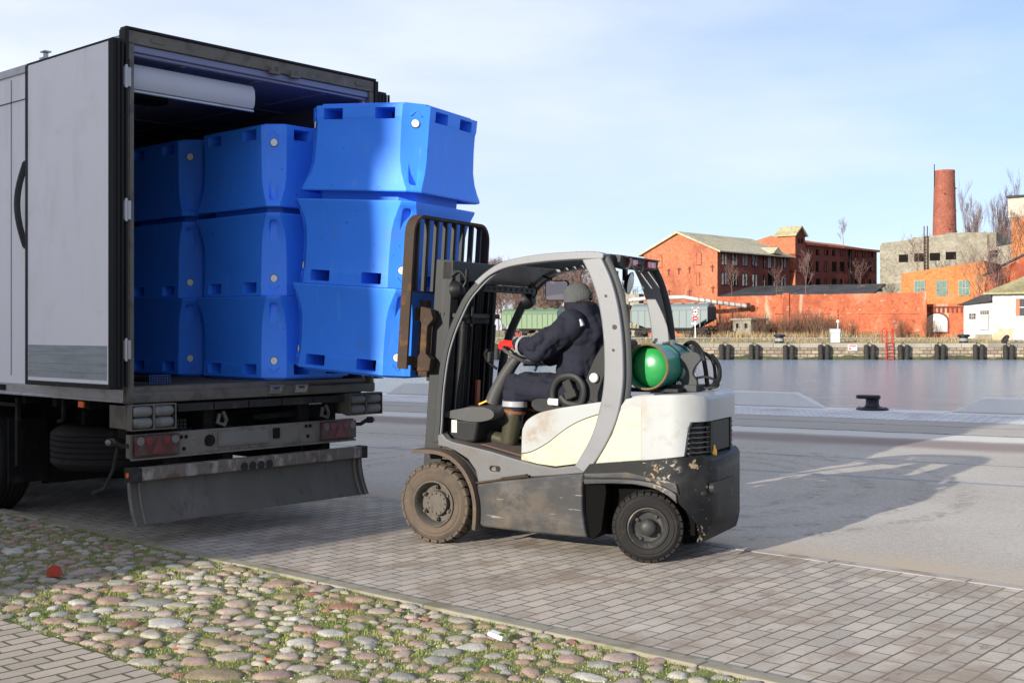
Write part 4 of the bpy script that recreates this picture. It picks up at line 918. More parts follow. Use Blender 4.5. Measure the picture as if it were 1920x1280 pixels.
# overhead guard -------------------------------------------------
def smooth2(pts, n=5): return [(v.x, v.z) for v in crom([(a, 0, b) for a, b in pts], n)]
BLp = smooth2([(-1.232, 2.225), (-1.305, 2.08), (-1.365, 1.90), (-1.400, 1.70), (-1.413, 1.50), (-1.408, 1.30), (-1.370, 1.09), (-1.300, .89), (-1.170, .675)])
BRp = smooth2([(-1.391, 2.235), (-1.470, 2.07), (-1.525, 1.88), (-1.556, 1.68), (-1.568, 1.48), (-1.564, 1.28), (-1.525, 1.07), (-1.445, .88), (-1.330, .70), (-1.255, .628)], 5)[:]
for s in (1, -1):
    mb = MB(); mb.prism(BLp+BRp[::-1], s*.455, s*.53); pil = mb.build('rear_pillar', 'guard_grey', fork, bevel=.016, seg=4)
    mb = MB(); E = [(x, s*.45, z) for x, z in BRp]; mb.tube([(x-.010, s*.47, z) for x, z in BRp[:-3]], .018, 8, sq=(1, 2.0)); mb.build('pillar_trim', 'guard_dark', pil)
    mb = MB()
    for z, x in ((1.55, -1.49), (1.72, -1.50), (1.95, -1.43)): mb.cyl((x, s*.53, z), (0, s, 0), .010 if z != 1.72 else .018, .006, 12)
    mb.build('bolt', 'guard_dark', pil)
    ap = crom([(.062, s*.49, .80), (.040, s*.49, .95), (.030, s*.49, 1.12), (.010, s*.49, 1.30), (-.025, s*.49, 1.50), (-.080, s*.49, 1.67), (-.150, s*.49, 1.815), (-.225, s*.49, 1.945), (-.310, s*.485, 2.04), (-.40, s*.48, 2.12), (-.50, s*.47, 2.175)], 5)
    mb = MB(); mb.tube(ap, .026, 4, sq=(1, 1)); fp_ = mb.build('front_pillar', 'guard_dark', fork, bevel=.008, seg=3)
    mb = MB(); mb.tube([p+Vector((-.030, s*.008, -.012)) for p in ap], .008, 6); mb.build('pillar_trim', 'guard_grey', fp_)
# roof
roof_side = smooth2([(-.30, 2.075), (-.40, 2.15), (-.52, 2.215), (-.66, 2.25), (-.90, 2.277), (-1.15, 2.285), (-1.33, 2.283), (-1.41, 2.262)])
roof_low = smooth2([(-.34, 2.045), (-.43, 2.115), (-.54, 2.165), (-.68, 2.195), (-.90, 2.215), (-1.15, 2.225), (-1.30, 2.225), (-1.40, 2.222)])
for s in (1, -1):
    mb = MB(); mb.prism(roof_side+roof_low[::-1], s*.40, s*.52); mb.build('roof_rail', 'guard_grey', fork, bevel=.014, seg=3)
def roofz(x):
    for (a, b), (c, d) in zip(roof_side, roof_side[1:]):
        if c <= x <= a: return b+(d-b)*(x-a)/(c-a)
    return 2.27
mb = MB()
xs = [-.32-.03*i for i in range(9)]
P = [(x, roofz(x)-.008) for x in xs]; Q = [(x, roofz(x)-.028) for x in xs]; mb.prism(P+Q[::-1], -.41, .41)
rf = mb.build('roof_front_panel', 'guard_grey', fork, ang=60)
for i in range(11):
    x = -.60-i*.072; mb = MB(); mb.prism([(x, roofz(x)-.006), (x-.046, roofz(x-.046)-.006), (x-.046, roofz(x)-.034), (x, roofz(x)-.034)], -.41, .41)
    mb.build('roof_slat', 'guard_dark', fork, bevel=.004)
mb = MB(); mb.box(-1.42, -1.36, -.42, .42, 2.20, 2.268); mb.box(-.36, -.31, -.44, .44, 2.0, 2.055); mb.split('cross_rail', 'guard_dark', fork, bevel=.008); mb = MB()
for i in range(9): mb.cyl((-.362, -.38+.095*i, 2.028), (-1, 0, 0), .012, .006, 8)
mb.build('bolt', 'guard_dark', fork)
# light bar at the rear of the guard
mb = MB(); mb.prism([(-1.405, 2.27), (-1.47, 2.262), (-1.455, 2.175), (-1.405, 2.165)], -.46, .33)
lbz = mb.build('light_bar', 'guard_dark', fork, bevel=.008)
mb = MB(); mb.prism([(-1.452, 2.262), (-1.50, 2.256), (-1.50, 2.245), (-1.462, 2.25)], -.40, .26); mb.build('visor', 'plastic_black', lbz, bevel=.003)
for y in (.105, -.275):
    mb = MB(); mb.box(-1.482, -1.455, y-.085, y+.085, 2.188, 2.242); o = mb.build('lamp', 'red_lamp', lbz, bevel=.006)
    mb = MB(); mb.box(-1.4845, -1.4815, y-.03, y+.02, 2.195, 2.236); M.setdefault('lamp_core', mat('lamp_core', (.75, .35, .42), .3)); mb.build('lens', 'lamp_core', o)
mb = MB()
for y0 in (.30,): mb.tube(crom([(-1.40, y0, 2.18), (-1.50, y0-.02, 2.16), (-1.52, y0-.05, 2.22), (-1.49, y0-.09, 2.235), (-1.50, y0-.14, 2.17), (-1.52, y0-.22, 2.14), (-1.52, y0-.27, 2.19), (-1.46, y0-.30, 2.2)], 5), .009, 8)
mb.build('cable', 'plastic_grey', fork)
mb = MB(); mb.lathe([(0, -.03), (.05, -.03), (.085, 0), (.088, .01)], (-1.44, .10, 2.06), (-1, -.15, -.2), 24); mb.box(-1.42, -1.39, .08, .12, 2.08, 2.2); wl = mb.build('work_lamp', 'black_metal', fork)
mb = MB(); mb.lathe([(.085, .006), (.05, .022), (0, .028)], (-1.44, .10, 2.06), (-1, -.15, -.2), 24); mb.build('lens', 'glass_white', wl)
# gas cylinder --------------------------------------------------
tz = 1.425; tx = -1.675
mb = MB(); mb.x = Matrix.Translation((tx, 0, tz))
mb.lathe([(0, .305), (.05, .302), (.10, .288), (.14, .258), (.16, .22), (.163, .18)], (0, 0, 0), (0, 1, 0), 40, 0)
mb.lathe([(.163, .2), (.165, .15), (.165, .05), (.167, .048), (.167, .04), (.165, .038), (.165, -.30), (.15, -.36), (.10, -.41), (0, -.43)], (0, 0, 0), (0, 1, 0), 40, 1)
tank = mb.build('gas_cylinder', ['green_tank', 'teal_tank'], fork, ang=50)
mb = MB(); mb.x = Matrix.Translation((tx, 0, tz)); mb.lathe([(.155, .18), (.172, .19), (.176, .345), (.170, .352), (.160, .345), (.158, .20)], (0, 0, 0), (0, 1, 0), 40, ks=[1, 1, 0, 0, 1, 1]); mb.build('collar', ['rust_edge', 'teal_tank'], tank)
mb = MB(); mb.x = Matrix.Translation((tx, 0, tz))
mb.lathe([(.1665, .0), (.170, .0), (.170, .035), (.1665, .035)], (0, 0, 0), (0, 1, 0), 40); mb.lathe([(.1665, -.23), (.172, -.23), (.172, -.19), (.1665, -.19)], (0, 0, 0), (0, 1, 0), 40); mb.build('strap', 'black_metal', tank)
mb = MB(); mb.x = Matrix.Translation((tx, 0, tz)); mb.bar((-.02, .1, .172), (-.06, -.14, .185), .03, .012); mb.bar((.04, .08, .17), (.05, .0, .2), .02); mb.cyl((-.07, -.02, .165), (0, .3, 1), .02, .03, 10); mb.build('buckle', 'steel', tank)
# cradle, clamp plate, hose
mb = MB(); mb.box(tx-.22, tx+.18, -.30, .26, 1.232, 1.262); mb.prism([(tx-.19, 1.25), (tx-.20, 1.33), (tx-.13, 1.28), (tx+.08, 1.275), (tx+.15, 1.33), (tx+.14, 1.25)], -.26, -.20); mb.build('cradle', 'black_metal', fork, bevel=.006)
mb = MB(); P = [(v.x, v.z) for v in crom([(-1.86, 0, 1.24), (-1.87, 0, 1.31), (-1.835, 0, 1.37), (-1.86, 0, 1.43), (-1.90, 0, 1.48), (-1.865, 0, 1.525), (-1.80, 0, 1.53), (-1.74, 0, 1.50), (-1.745, 0, 1.44), (-1.78, 0, 1.38), (-1.75, 0, 1.31), (-1.66, 0, 1.27), (-1.62, 0, 1.24)], 4)]
mb.x = Matrix.Translation((-.10, .0, 0)); mb.prism(P, .02, .06); mb.x = None; mb.box(-1.98, -1.74, -.12, .10, 1.236, 1.285)
cl = mb.build('clamp', 'guard_dark', fork, bevel=.014, seg=3)
mb = MB(); mb.cyl((-1.83, .06, 1.29), (0, 1, 0), .022, .012, 12); mb.build('bolt', 'steel', cl)
mb = MB()
mb.tube(crom([(-1.72, -.36, 1.57), (-1.80, -.33, 1.60), (-1.90, -.25, 1.53), (-1.95, -.20, 1.40), (-1.98, -.16, 1.28), (-2.02, -.12, 1.26), (-2.07, -.16, 1.32), (-2.05, -.22, 1.42), (-1.97, -.3, 1.50)], 6), .018, 8)
mb.tube(crom([(-1.93, 0, 1.33), (-2.03, .02, 1.345), (-2.11, 0, 1.31), (-2.10, -.02, 1.27), (-2.0, -.02, 1.26)], 6), .010, 8); mb.tube(crom([(-1.74, -.42, 1.50), (-1.86, -.40, 1.52), (-1.97, -.32, 1.45), (-2.0, -.28, 1.30), (-1.95, -.25, 1.25)], 6), .014, 8)
mb.build('hose', 'black_metal', fork)
# seat -----------------------------------------------------------
mb = MB(); mb.prism(smooth2([(-.66, 1.10), (-.70, 1.06), (-.80, 1.05), (-1.15, 1.065), (-1.20, 1.10), (-1.18, 1.15), (-1.0, 1.155), (-.75, 1.16), (-.67, 1.14), (-.66, 1.10)], 4)[:-1], -.24, .24); seat = mb.build('seat', 'plastic_black', fork, bevel=.02, seg=3)
mb = MB(); mb.prism(smooth2([(-1.06, 1.12), (-1.12, 1.30), (-1.20, 1.48), (-1.29, 1.60), (-1.36, 1.62), (-1.38, 1.56), (-1.31, 1.40), (-1.24, 1.22), (-1.22, 1.12), (-1.06, 1.12)], 4)[:-1], -.23, .23); mb.build('seat_back', 'plastic_black', fork, bevel=.03, seg=4)
for s in (1, -1):
    mb = MB(); th = [R(-60+i*30) for i in range(12)]
    loop = crom([(-.86, 0, 1.15), (-.86, 0, 1.22), (-.885, 0, 1.285), (-.94, 0, 1.33), (-1.03, 0, 1.34), (-1.09, 0, 1.31), (-1.125, 0, 1.25), (-1.12, 0, 1.17), (-1.08, 0, 1.12), (-.98, 0, 1.13), (-.93, 0, 1.18)], 5)
    mb.tube([p+Vector((0, s*.27, 0)) for p in loop], .021, 10, sq=(1.0, 1.5)); mb.build('hip_restraint', 'plastic_black', seat)
mb = MB(); mb.obox((-1.02, .275, 1.24), (.07, .05, .15), Matrix.Rotation(R(25), 3, 'Y')); mb.obox((-1.03, .28, 1.20), (.10, .055, .06), Matrix.Rotation(R(20), 3, 'Y')); mb.build('belt_buckle', 'rubber', seat, bevel=.008)
mb = MB(); mb.tube([(-.92, .28, 1.135), (-.84, .29, 1.14)], .022, 10, sq=(1, 1.2)); mb.ball((-1.21, .25, 1.33), .038, sc=(1, .8, 1)); mb.build('seat_lever', 'white_plastic', seat)
# dash, cowl, column, wheel --------------------------------------
mb = MB(); mb.prism(smooth2([(.045, 1.025), (-.02, 1.05), (-.12, 1.07), (-.20, 1.085), (-.34, 1.085), (-.42, 1.05), (-.40, .995), (-.25, .965), (-.05, .985), (.045, 1.0), (.045, 1.025)], 3)[:-1], -.44, .42); dash = mb.build('dashboard', 'plastic_grey', fork, bevel=.02, seg=4)
mb = MB(); mb.cyl((-.14, .22, 1.071), (0, 0, 1), .055, .012, 24); mb.build('cup_recess', 'plastic_black', dash)
mb = MB(); mb.bar((-.22, .30, 1.10), (-.285, .28, 1.13), .02, .014); mb.build('key_lever', 'yellow', dash, bevel=.003)
mb = MB(); mb.prism([(.02, .985), (.02, .84), (-.02, .81), (-.15, .79), (-.24, .80), (-.28, .985)], -.44, .40); cowl = mb.build('front_cowl', 'plastic_black', fork, bevel=.03, seg=4)
mb = MB(); mb.prism([(-.025, .975), (-.025, .875), (-.075, .875), (-.075, .975)], .401, .403); st = mb.build('sticker', 'sticker', cowl)
mb = MB(); random.seed(9)
for r_ in range(7):
    x = -.032
    while x > -.068:
        w_ = random.uniform(.002, .006); mb.box(x-w_, x, .4032, .4036, .885+r_*.0125, .885+r_*.0125+random.choice((.003, .005))); x -= w_+random.uniform(.001, .004)
mb.build('print', 'ink', st, smooth=False)
# steering column
mb = MB(); mb.x = Matrix.Identity(4)
colp = crom([(-.22, .06, 1.10), (-.26, .06, 1.20), (-.33, .06, 1.32), (-.40, .06, 1.42), (-.45, .06, 1.47)], 4)
mb.tube(colp, [.085-.0022*i for i in range(len(colp))], 12, sq=(1.0, .8)); mb.build('steering_column', 'plastic_grey', fork)
mb = MB(); c0 = Vector((-.455, .06, 1.475)); ax = Vector((-.48, 0, .88)).normalized(); u1 = Vector((.88, 0, .48)).normalized(); v1 = Vector((0, 1, 0))
mb.tube([c0+(u1*math.cos(a)+v1*math.sin(a))*.165+ax*.03 for a in [2*math.pi*i/36 for i in range(37)]], .0155, 10, caps=False)
for a in (0, 2.3, 4.0): mb.bar(c0, c0+(u1*math.cos(a)+v1*math.sin(a))*.16+ax*.03, .022, .012)
mb.cyl(c0-ax*.01, ax, .045, .035, 20); mb.build('steering_wheel', 'plastic_grey', fork)
mb = MB(); mb.tube(crom([(-.30, .14, 1.38), (-.24, .18, 1.44), (-.22, .2, 1.50), (-.25, .21, 1.54)], 4), .012, 8); mb.cyl((-.26, .20, 1.44), (-.1, 0, 1), .026, .08, 12)
mb.tube(crom([(-.52, -.1, 1.36), (-.56, -.12, 1.46), (-.60, -.12, 1.50)], 4), .012, 8)
for i in range(5): mb.bar((-.52-.02*i, -.24, 1.455+.005*i), (-.54-.02*i, -.14, 1.475), .010)
mb.box(-.55, -.40, -.30, -.12, 1.40, 1.43); mb.split('lever', 'plastic_black', fork, bevel=.003)
mb = MB(); mb.bar((-.02, -.02, 1.0), (-.03, -.02, 1.28), .05, .02); mb.build('rust_plate', 'red_brown', fork)
mb = MB(); mb.obox((-.22, .17, .835), (.12, .09, .014), Matrix.Rotation(R(40), 3, 'Y')); mb.bar((-.21, .17, .83), (-.24, .17, .77), .02); mb.build('pedal', 'black_metal', fork)
# mirror and the far lamp inside the cab
mb = MB(); mm = Matrix.Translation((-.70, -.15, 2.02)) @ Matrix.Rotation(R(20), 4, 'Z'); mb.x = mm
mb.prism(rrect(-.005-.095, .095, -.085, .085, .025), -.0, .02, 'y'); mir = mb.build('mirror', 'plastic_black', fork, bevel=.004)
mb = MB(); mb.x = mm; mb.prism(rrect(-.088, .088, -.075, .075, .02), .0202, .022, 'y'); mb.build('mirror_glass', 'mirror', mir)
mb = MB(); mb.tube([(-.70, -.15, 2.02), (-.62, -.2, 2.12), (-.5, -.3, 2.15)], .010, 8); mb.build('mirror_arm', 'black_metal', mir)
def lamp(c, y, ang=0):
    c = Vector(c); mb = MB(); a = Vector((1, 0, -.1)); mb.lathe([(0, -.075), (.045, -.07), (.072, -.03), (.078, 0), (.078, .01), (.072, .012)], c, a, 24); mb.bar(c-a*.03, c+Vector((-.03, 0, .13)), .02, .04); o = mb.build('head_lamp', 'black_metal', fork)
    mb = MB(); mb.lathe([(.072, .008), (.05, .02), (0, .026)], c, a, 24); mb.build('lens', 'glass_white', o)
    mb = MB(); mb.tube(crom([c-a*.06, c+Vector((-.10, 0, .08)), c+Vector((-.05, .03, .15)), c+Vector((.02, .03, .11)), c+Vector((.0, .0, .16))], 5), .008, 6); mb.build('cable', 'guard_dark', o)
lamp((-.04, .37, 2.02), .37); lamp((-.30, -.38, 1.95), -.3)
# mast (tilted back) ---------------------------------------------
for s in (1, -1):
    mb = MB(); mb.prism([(.105, .38), (.27, .36), (.262, 2.265), (.105, 2.265)], s*.345, s*.385); mb.box(.105, .13, min(s*.29, s*.35), max(s*.29, s*.35), .35, 2.26); mb.box(.235, .262, min(s*.29, s*.35), max(s*.29, s*.35), .35, 2.26)
    o = tilt(mb.build('mast_rail', 'mast_grey', fork, bevel=.006))
    mb = MB(); mb.cyl((.20, s*.385, 1.83), (0, s, 0), .011, .008, 10); mb.cyl((.165, s*.385, 1.83), (0, s, 0), .011, .008, 10); mb.cyl((.15, s*.385, .78), (0, s, 0), .05, .012, 20); mb.build('bolt', 'mast_grey', o)
    mb = MB(); mb.box(.115, .145, min(s*.25, s*.29), max(s*.25, s*.29), .35, 2.22); mb.box(.225, .255, min(s*.25, s*.29), max(s*.25, s*.29), .35, 2.22); mb.box(.115, .255, min(s*.276, s*.29), max(s*.276, s*.29), .35, 2.22); tilt(mb.build('inner_rail', 'black_metal', fork, bevel=.004))
    mb = MB(); mb.cyl((.055, s*.24, .4), (0, 0, 1), .035, 1.35, 16); mb.cyl((.055, s*.24, 1.75), (0, 0, 1), .02, .45, 12); mb.tube([(.02, s*.17, .5), (.02, s*.17, 2.1)], .014, 8); tilt(mb.build('lift_cylinder', 'black_metal', fork))
    mb = MB(); mb.tube([(-.10, s*.30, .72), (.09, s*.33, .86)], .035, 12); mb.build('tilt_cylinder', 'black_metal', fork)
mb = MB(); mb.box(.10, .20, -.385, .385, 2.10, 2.262); mb.box(.105, .20, -.36, .36, .42, .56); mb.box(.11, .2, -.35, .35, 1.75, 1.82); mb.box(.03, .10, -.33, .36, 1.80, 1.84)
for o in mb.split('mast_crossbar', 'mast_grey', fork, bevel=.01): tilt(o)
mb = MB(); mb.cyl((.19, 0, .5), (0, 0, 1), .055, 1.0, 20); mb.cyl((.19, 0, 1.5), (0, 0, 1), .035, .5, 16)
for y in (-.15, -.11, .11, .15, .19, -.19): mb.tube([(.14, y, .6), (.14, y, 2.1)], .014, 8)
for y in (-.07, .07): mb.box(.24, .255, y-.02, y+.02, 1.3, 2.1)
mb.box(.155, .235, -.26, -.02, .5, 2.12); mb.box(.155, .20, .02, .24, 1.15, 2.12)
tilt(mb.build('hoses_and_chains', 'black_metal', fork))
# carriage and load backrest
mb = MB()
for z0, z1 in ((1.36, 1.47), (1.76, 1.87)): mb.box(.31, .365, -.50, .50, z0, z1)
for y in (-.47, -.16, .16, .43): mb.box(.27, .345, y-.02, y+.03, 1.42, 1.82)
mb.prism([(.20, 1.36), (.31, 1.36), (.33, 1.45), (.30, 1.50), (.30, 1.74), (.345, 1.80), (.33, 1.88), (.22, 1.86), (.19, 1.78), (.24, 1.72), (.24, 1.5), (.19, 1.46)], .42, .50)
mb.prism([(.20, 1.36), (.31, 1.36), (.33, 1.45), (.30, 1.50), (.30, 1.74), (.345, 1.80), (.33, 1.88), (.22, 1.86), (.19, 1.78), (.24, 1.72), (.24, 1.5), (.19, 1.46)], -.50, -.42)
mb.box(.25, .31, .02, .10, 1.26, 1.40); mb.box(.24, .31, .30, .36, 1.27, 1.40); mb.box(.3, .36, .36, .45, 1.84, 1.93)
tilt(mb.build('carriage', 'rusty', fork, bevel=.008))
for y in (.13, -.27):
    mb = MB(); mb.box(.365, .41, y-.055, y+.055, 1.30, 1.86); mb.prism([(.365, 1.296), (.38, 1.285), (1.50, 1.302), (1.50, 1.31), (.41, 1.335), (.365, 1.34)], y-.055, y+.055); tilt(mb.build('fork_blade', 'rusty', fork, bevel=.006))
bp = rrect(-.605, .605, 1.55, 2.60, .14, 6)
up = [(y, z) for y, z in bp if z > 2.3]; up = sorted(up, key=lambda p: -p[0])
path = [(.605, 1.37), (.605, 1.9)]+[(y, z) for y, z in rrect(-.605, .605, 1.55, 2.60, .14, 6)[:14]]+[(-.605, 1.9), (-.605, 1.37)]
mb = MB(); mb.tube([(.385, y, z) for y, z in path], .034, 4, sq=(.42, 1.35)); br = tilt(mb.build('backrest', 'rusty', fork, bevel=.005))
mb = MB(); mb.box(.35, .41, -.60, .60, 1.985, 2.0); mb.box(.34, .40, .40, .60, 1.40, 1.47); mb.box(.34, .40, -.60, -.40, 1.40, 1.47); mb.build('backrest_bar', 'rusty', br)
for i in range(8):
    y = .50-i*.143
    mb = MB(); mb.box(.362, .408, y-.012, y+.012, 1.99, 2.59); mb.build('backrest_bar', 'mast_grey', br, bevel=.003)
# load on the forks
LB = FM @ TILT @ Matrix.Translation((.455+HX, -.115, 1.262))
stack(LB, ['light blue tub at the bottom of the stack on the forks', 'light blue tub in the middle of the stack on the forks, behind the backrest', 'upside-down light blue tub on top of the stack on the forks', 'blue lid under the top tub of the stack on the forks'], 'blue tubs carried by the forklift', .07, .045)

# ---------------------------------------------------------------- driver
driver = thing('person', 'seated driver in dark blue workwear, grey knitted hat, red gloves and green boots', 'person', FO, FA)
tx_ = bpy.data.textures.new('folds', 'CLOUDS'); tx_.noise_scale = .26; tx_.noise_depth = 1
tx2 = bpy.data.textures.new('creases', 'MARBLE'); tx2.noise_scale = .16; tx2.turbulence = 9; tx2.noise_depth = 2; tx2.marble_type = 'SHARP'
def soft(mb, name, m, parent, vox=.012, sm=6, fold=0.0, crease=0.0):
    o = mb.build(name, m, parent, weld=False, smooth=False)
    r = o.modifiers.new('r', 'REMESH'); r.mode = 'VOXEL'; r.voxel_size = vox; r.use_smooth_shade = True
    s = o.modifiers.new('s', 'SMOOTH'); s.iterations = sm; s.factor = .5
    if fold:
        d = o.modifiers.new('d', 'DISPLACE'); d.texture = tx_; d.strength = fold; d.mid_level = .5
    if crease:
        d = o.modifiers.new('d2', 'DISPLACE'); d.texture = tx2; d.strength = crease; d.mid_level = .5
    if fold or crease:
        s = o.modifiers.new('s2', 'SMOOTH'); s.iterations = 1; s.factor = .4
    return o
hd = Vector((-.955, 0, 1.925))
# body: head, neck, torso and thighs as one skin surface under the clothes
mb = MB(); mb.ball(hd+Vector((.0, 0, .02)), .095, sc=(1.05, .82, 1.1)); mb.ball(hd+Vector((.045, 0, -.035)), .07, sc=(.95, .85, 1.0)); mb.ball(hd+Vector((.075, 0, -.075)), .035, sc=(1, 1, .8))
mb.cap(hd+Vector((.103, 0, .0)), hd+Vector((.125, 0, -.03)), .010, .014)
mb.cap(hd+Vector((.095, -.02, -.062)), hd+Vector((.095, .02, -.062)), .009, .009)
for s in (1, -1):
    mb.ball(hd+Vector((.085, s*.032, .012)), .016); mb.ball(hd+Vector((-.005, s*.082, -.01)), .028, sc=(.8, .35, 1.1))
mb.cap(hd+Vector((-.02, 0, -.05)), (-1.0, 0, 1.74), .052, .06); mb.cap((-1.0, 0, 1.74), (-.98, 0, 1.30), .10, .10)
pb = soft(mb, 'body', 'skin', driver, .008, 3)
mb = MB()
for s in (1, -1): mb.ball(hd+Vector((.098, s*.032, .012)), .008, n=8)
mb.build('eye', 'hairdark', pb)
g = G('knit'); v = g.coords(False); wv = g.n('TexWave', {'Vector': v, 'Scale': 42.0, 'Distortion': 2.5, 'Detail': 2.0, 'Detail Scale': 3.0}, bands_direction='Z').outputs['Fac']
wv2 = g.n('TexWave', {'Vector': v, 'Scale': 34.0, 'Distortion': 2.0}, bands_direction='X').outputs['Fac']
kn_ = g.math('MULTIPLY', wv, wv2); g.set(g.b.inputs['Base Color'], g.mix(kn_, (.06, .065, .068), (.38, .40, .42))); g.b.inputs['Roughness'].default_value = .95; g.bump(kn_, 1, .008)
mb = MB(); mb.x = Matrix.Translation(hd) @ Matrix.Rotation(R(18), 4, 'Y')
mb.lathe([(.108, -.015), (.116, -.005), (.118, .03), (.114, .05), (.108, .055), (.104, .08), (.088, .115), (.055, .138), (0, .145)], (-.012, 0, 0), (0, 0, 1), 32)
mb.build('hat', g.m, driver, ang=80)
# jacket
mb = MB()
SL, EL, WL = Vector((-.985, .20, 1.735)), Vector((-.745, .335, 1.555)), Vector((-.555, .225, 1.578))
SR, ER_, WR = Vector((-.985, -.20, 1.735)), Vector((-.78, -.33, 1.53)), Vector((-.62, -.20, 1.475))
mb.cap((-.975, 0, 1.70), (-1.0, 0, 1.50), .145, .15); mb.cap((-1.0, .06, 1.62), (-.985, .07, 1.26), .13, .145); mb.cap((-1.0, -.06, 1.62), (-.985, -.07, 1.26), .13, .145)
mb.cap((-.965, -.17, 1.735), (-.965, .17, 1.735), .088, .088); mb.cap((-1.03, -.10, 1.66), (-1.03, .10, 1.66), .12, .12); mb.ball((-1.06, 0, 1.72), .13, sc=(.75, 1.2, .9))
mb.cap(SL, EL, .112, .098); mb.cap(EL, WL, .098, .070); mb.cap(SR, ER_, .108, .09); mb.cap(ER_, WR, .088, .062); mb.cap((-1.02, 0, 1.66), (-.97, 0, 1.34), .19, .175)
mb.cap((-.96, 0, 1.79), (-.945, 0, 1.835), .095, .10)
mb.cap((-.88, -.1, 1.25), (-.88, .1, 1.25), .09, .09); mb.cap((-.99, -.12, 1.22), (-.99, .12, 1.22), .12, .12)
soft(mb, 'jacket', 'navy', driver, .010, 4, .035, .034)
# hood lying on the back and collar
mb = MB(); mb.lathe([(.085, 0), (.118, .0), (.135, .05), (.128, .085), (.118, .085), (.112, .05), (.085, .02)], (-.975, 0, 1.832), (-.10, 0, 1), 32, closed=True); mb.cap((-1.045, -.075, 1.815), (-1.045, .075, 1.815), .085, .085); mb.cap((-1.05, -.07, 1.865), (-1.05, .07, 1.865), .055, .055); mb.cap((-1.03, .095, 1.86), (-.93, .105, 1.85), .036, .036); mb.cap((-1.03, -.095, 1.86), (-.93, -.105, 1.85), .036, .036); mb.cap((-1.08, -.09, 1.76), (-1.08, .09, 1.76), .065, .065); mb.cap((-1.10, -.08, 1.76), (-1.165, 0, 1.60), .06, .03); mb.cap((-1.10, .08, 1.76), (-1.165, 0, 1.60), .06, .03)
soft(mb, 'hood', 'navy', driver, .011, 3, .03)
def band(a, b, t0, t1, r, nm, m='reflective', parent=None):
    a = Vector(a); b = Vector(b); d = b-a; p0 = a+d*t0; L = d.length*(t1-t0); mb = MB(); mb.lathe([(r-.004, 0), (r, .002), (r, L-.002), (r-.004, L)], p0, d, 28); return mb.build(nm, m, parent or driver)
band(EL, WL, .60, .74, .085, 'reflective_band'); band(ER_, WR, .60, .74, .082, 'reflective_band')
mb = MB(); mb.obox((-1.075, .235, 1.745), (.075, .05, .06), Matrix.Rotation(R(10), 3, 'Z') @ Matrix.Rotation(R(25), 3, 'Y')); mb.build('shoulder_patch', 'reflective', driver, bevel=.01)
mb = MB(); mb.obox((-.945, .185, 1.815), (.07, .02, .012), Matrix.Rotation(R(20), 3, 'Y')); mb.build('piping', 'lime', driver, bevel=.003)
# trousers
mb = MB()
for s, kx, kz, ax_, az in ((1, -.475, 1.245, -.470, .96), (-1, -.50, 1.235, -.50, .97)):
    hp = Vector((-.97, s*.10, 1.22)); kn = Vector((kx, s*.155, kz)); an = Vector((ax_, s*.165, az))
    mb.cap(hp, kn, .118, .10); mb.cap(kn, an+Vector((0, 0, .045)), .096, .070)
mb.cap((-.98, -.09, 1.22), (-.98, .09, 1.22), .12, .12)
soft(mb, 'trousers', 'navy', driver, .010, 4, .03, .030)
band((-.475, .155, 1.245), (-.470, .165, .96), .42, .58, .100, 'reflective_band'); band((-.50, -.155, 1.235), (-.50, -.165, .97), .42, .56, .085, 'reflective_band')
# boots
def boot(y, dx, sh=0):
    b = MB(); b.cap((-.465+dx, y, 1.02), (-.425+dx, y, .80), .086, .072); b.cap((-.42+dx, y, .795), (-.26+dx, y, .835), .060, .055); b.cap((-.26+dx, y, .835), (-.165+dx, y, .885), .055, .047); b.ball((-.43+dx, y, .765), .052, sc=(1.1, .9, .8))
    o = soft(b, 'boot', 'boot', driver, .008, 5, .012)
    b = MB(); b.prism([(-.49+dx, .745), (-.40+dx, .733), (-.385+dx, .752), (-.33+dx, .762), (-.19+dx, .810), (-.12+dx, .855), (-.125+dx, .872), (-.29+dx, .795), (-.37+dx, .78), (-.49+dx, .77)], y-.043, y+.043); b.build('sole', 'rubber', o, bevel=.01)
    b = MB(); b.lathe([(.074, 0), (.089, .002), (.091, .020), (.087, .026), (.074, .022)], (-.470+dx, y, 1.03), (-.15, 0, 1), 28, closed=True); b.build('trim', 'boot_trim', o)
boot(.165, 0); boot(-.165, -.02)
# gloved hands gripping the wheel rim
def hand(cen, tang, out, back, wr, s):
    """cen: centre of the grip on the rim; tang: along the rim; out: away from the forearm; back: towards the back of the hand"""
    cen = Vector(cen); tang = Vector(tang).normalized(); out = Vector(out).normalized(); back = Vector(back).normalized()
    b = MB(); wr = Vector(wr); pc = cen-out*.035+back*.030
    for i in range(-2, 3): b.cap(wr+tang*i*.010, pc+tang*i*.017+out*.01, .022, .017)
    b.cap(wr-(pc-wr)*.35, wr+(pc-wr)*.25, .036, .030)
    for i, (L, r) in enumerate(((.92, .0108), (1.0, .0112), (.96, .0108), (.78, .0096))):
        k0 = pc+tang*((i-1.5)*.0225)+out*.018
        k1 = k0+out*.034*L-back*.006; k2 = k1+out*.004-back*.030*L; k3 = k2-out*.024*L-back*.008
        b.cap(k0-out*.02, k0, r*1.25, r*1.2); b.cap(k0, k1, r*1.15, r*1.05); b.cap(k1, k2, r*1.05, r); b.cap(k2, k3, r, r*.85)
    t0 = wr+(pc-wr)*.35-tang*.026*s; t1 = t0-tang*.018*s+out*.022-back*.012; t2 = t1+out*.018-back*.026+tang*.004*s; t3 = t2+tang*.020*s-back*.010+out*.004
    b.cap(t0, t1, .0155, .0135); b.cap(t1, t2, .0135, .012); b.cap(t2, t3, .012, .0095)
    return soft(b, 'glove', 'glove', driver, .0048, 3)
hc = c0+(u1*math.cos(.75)+v1*math.sin(.75))*.165+ax*.03
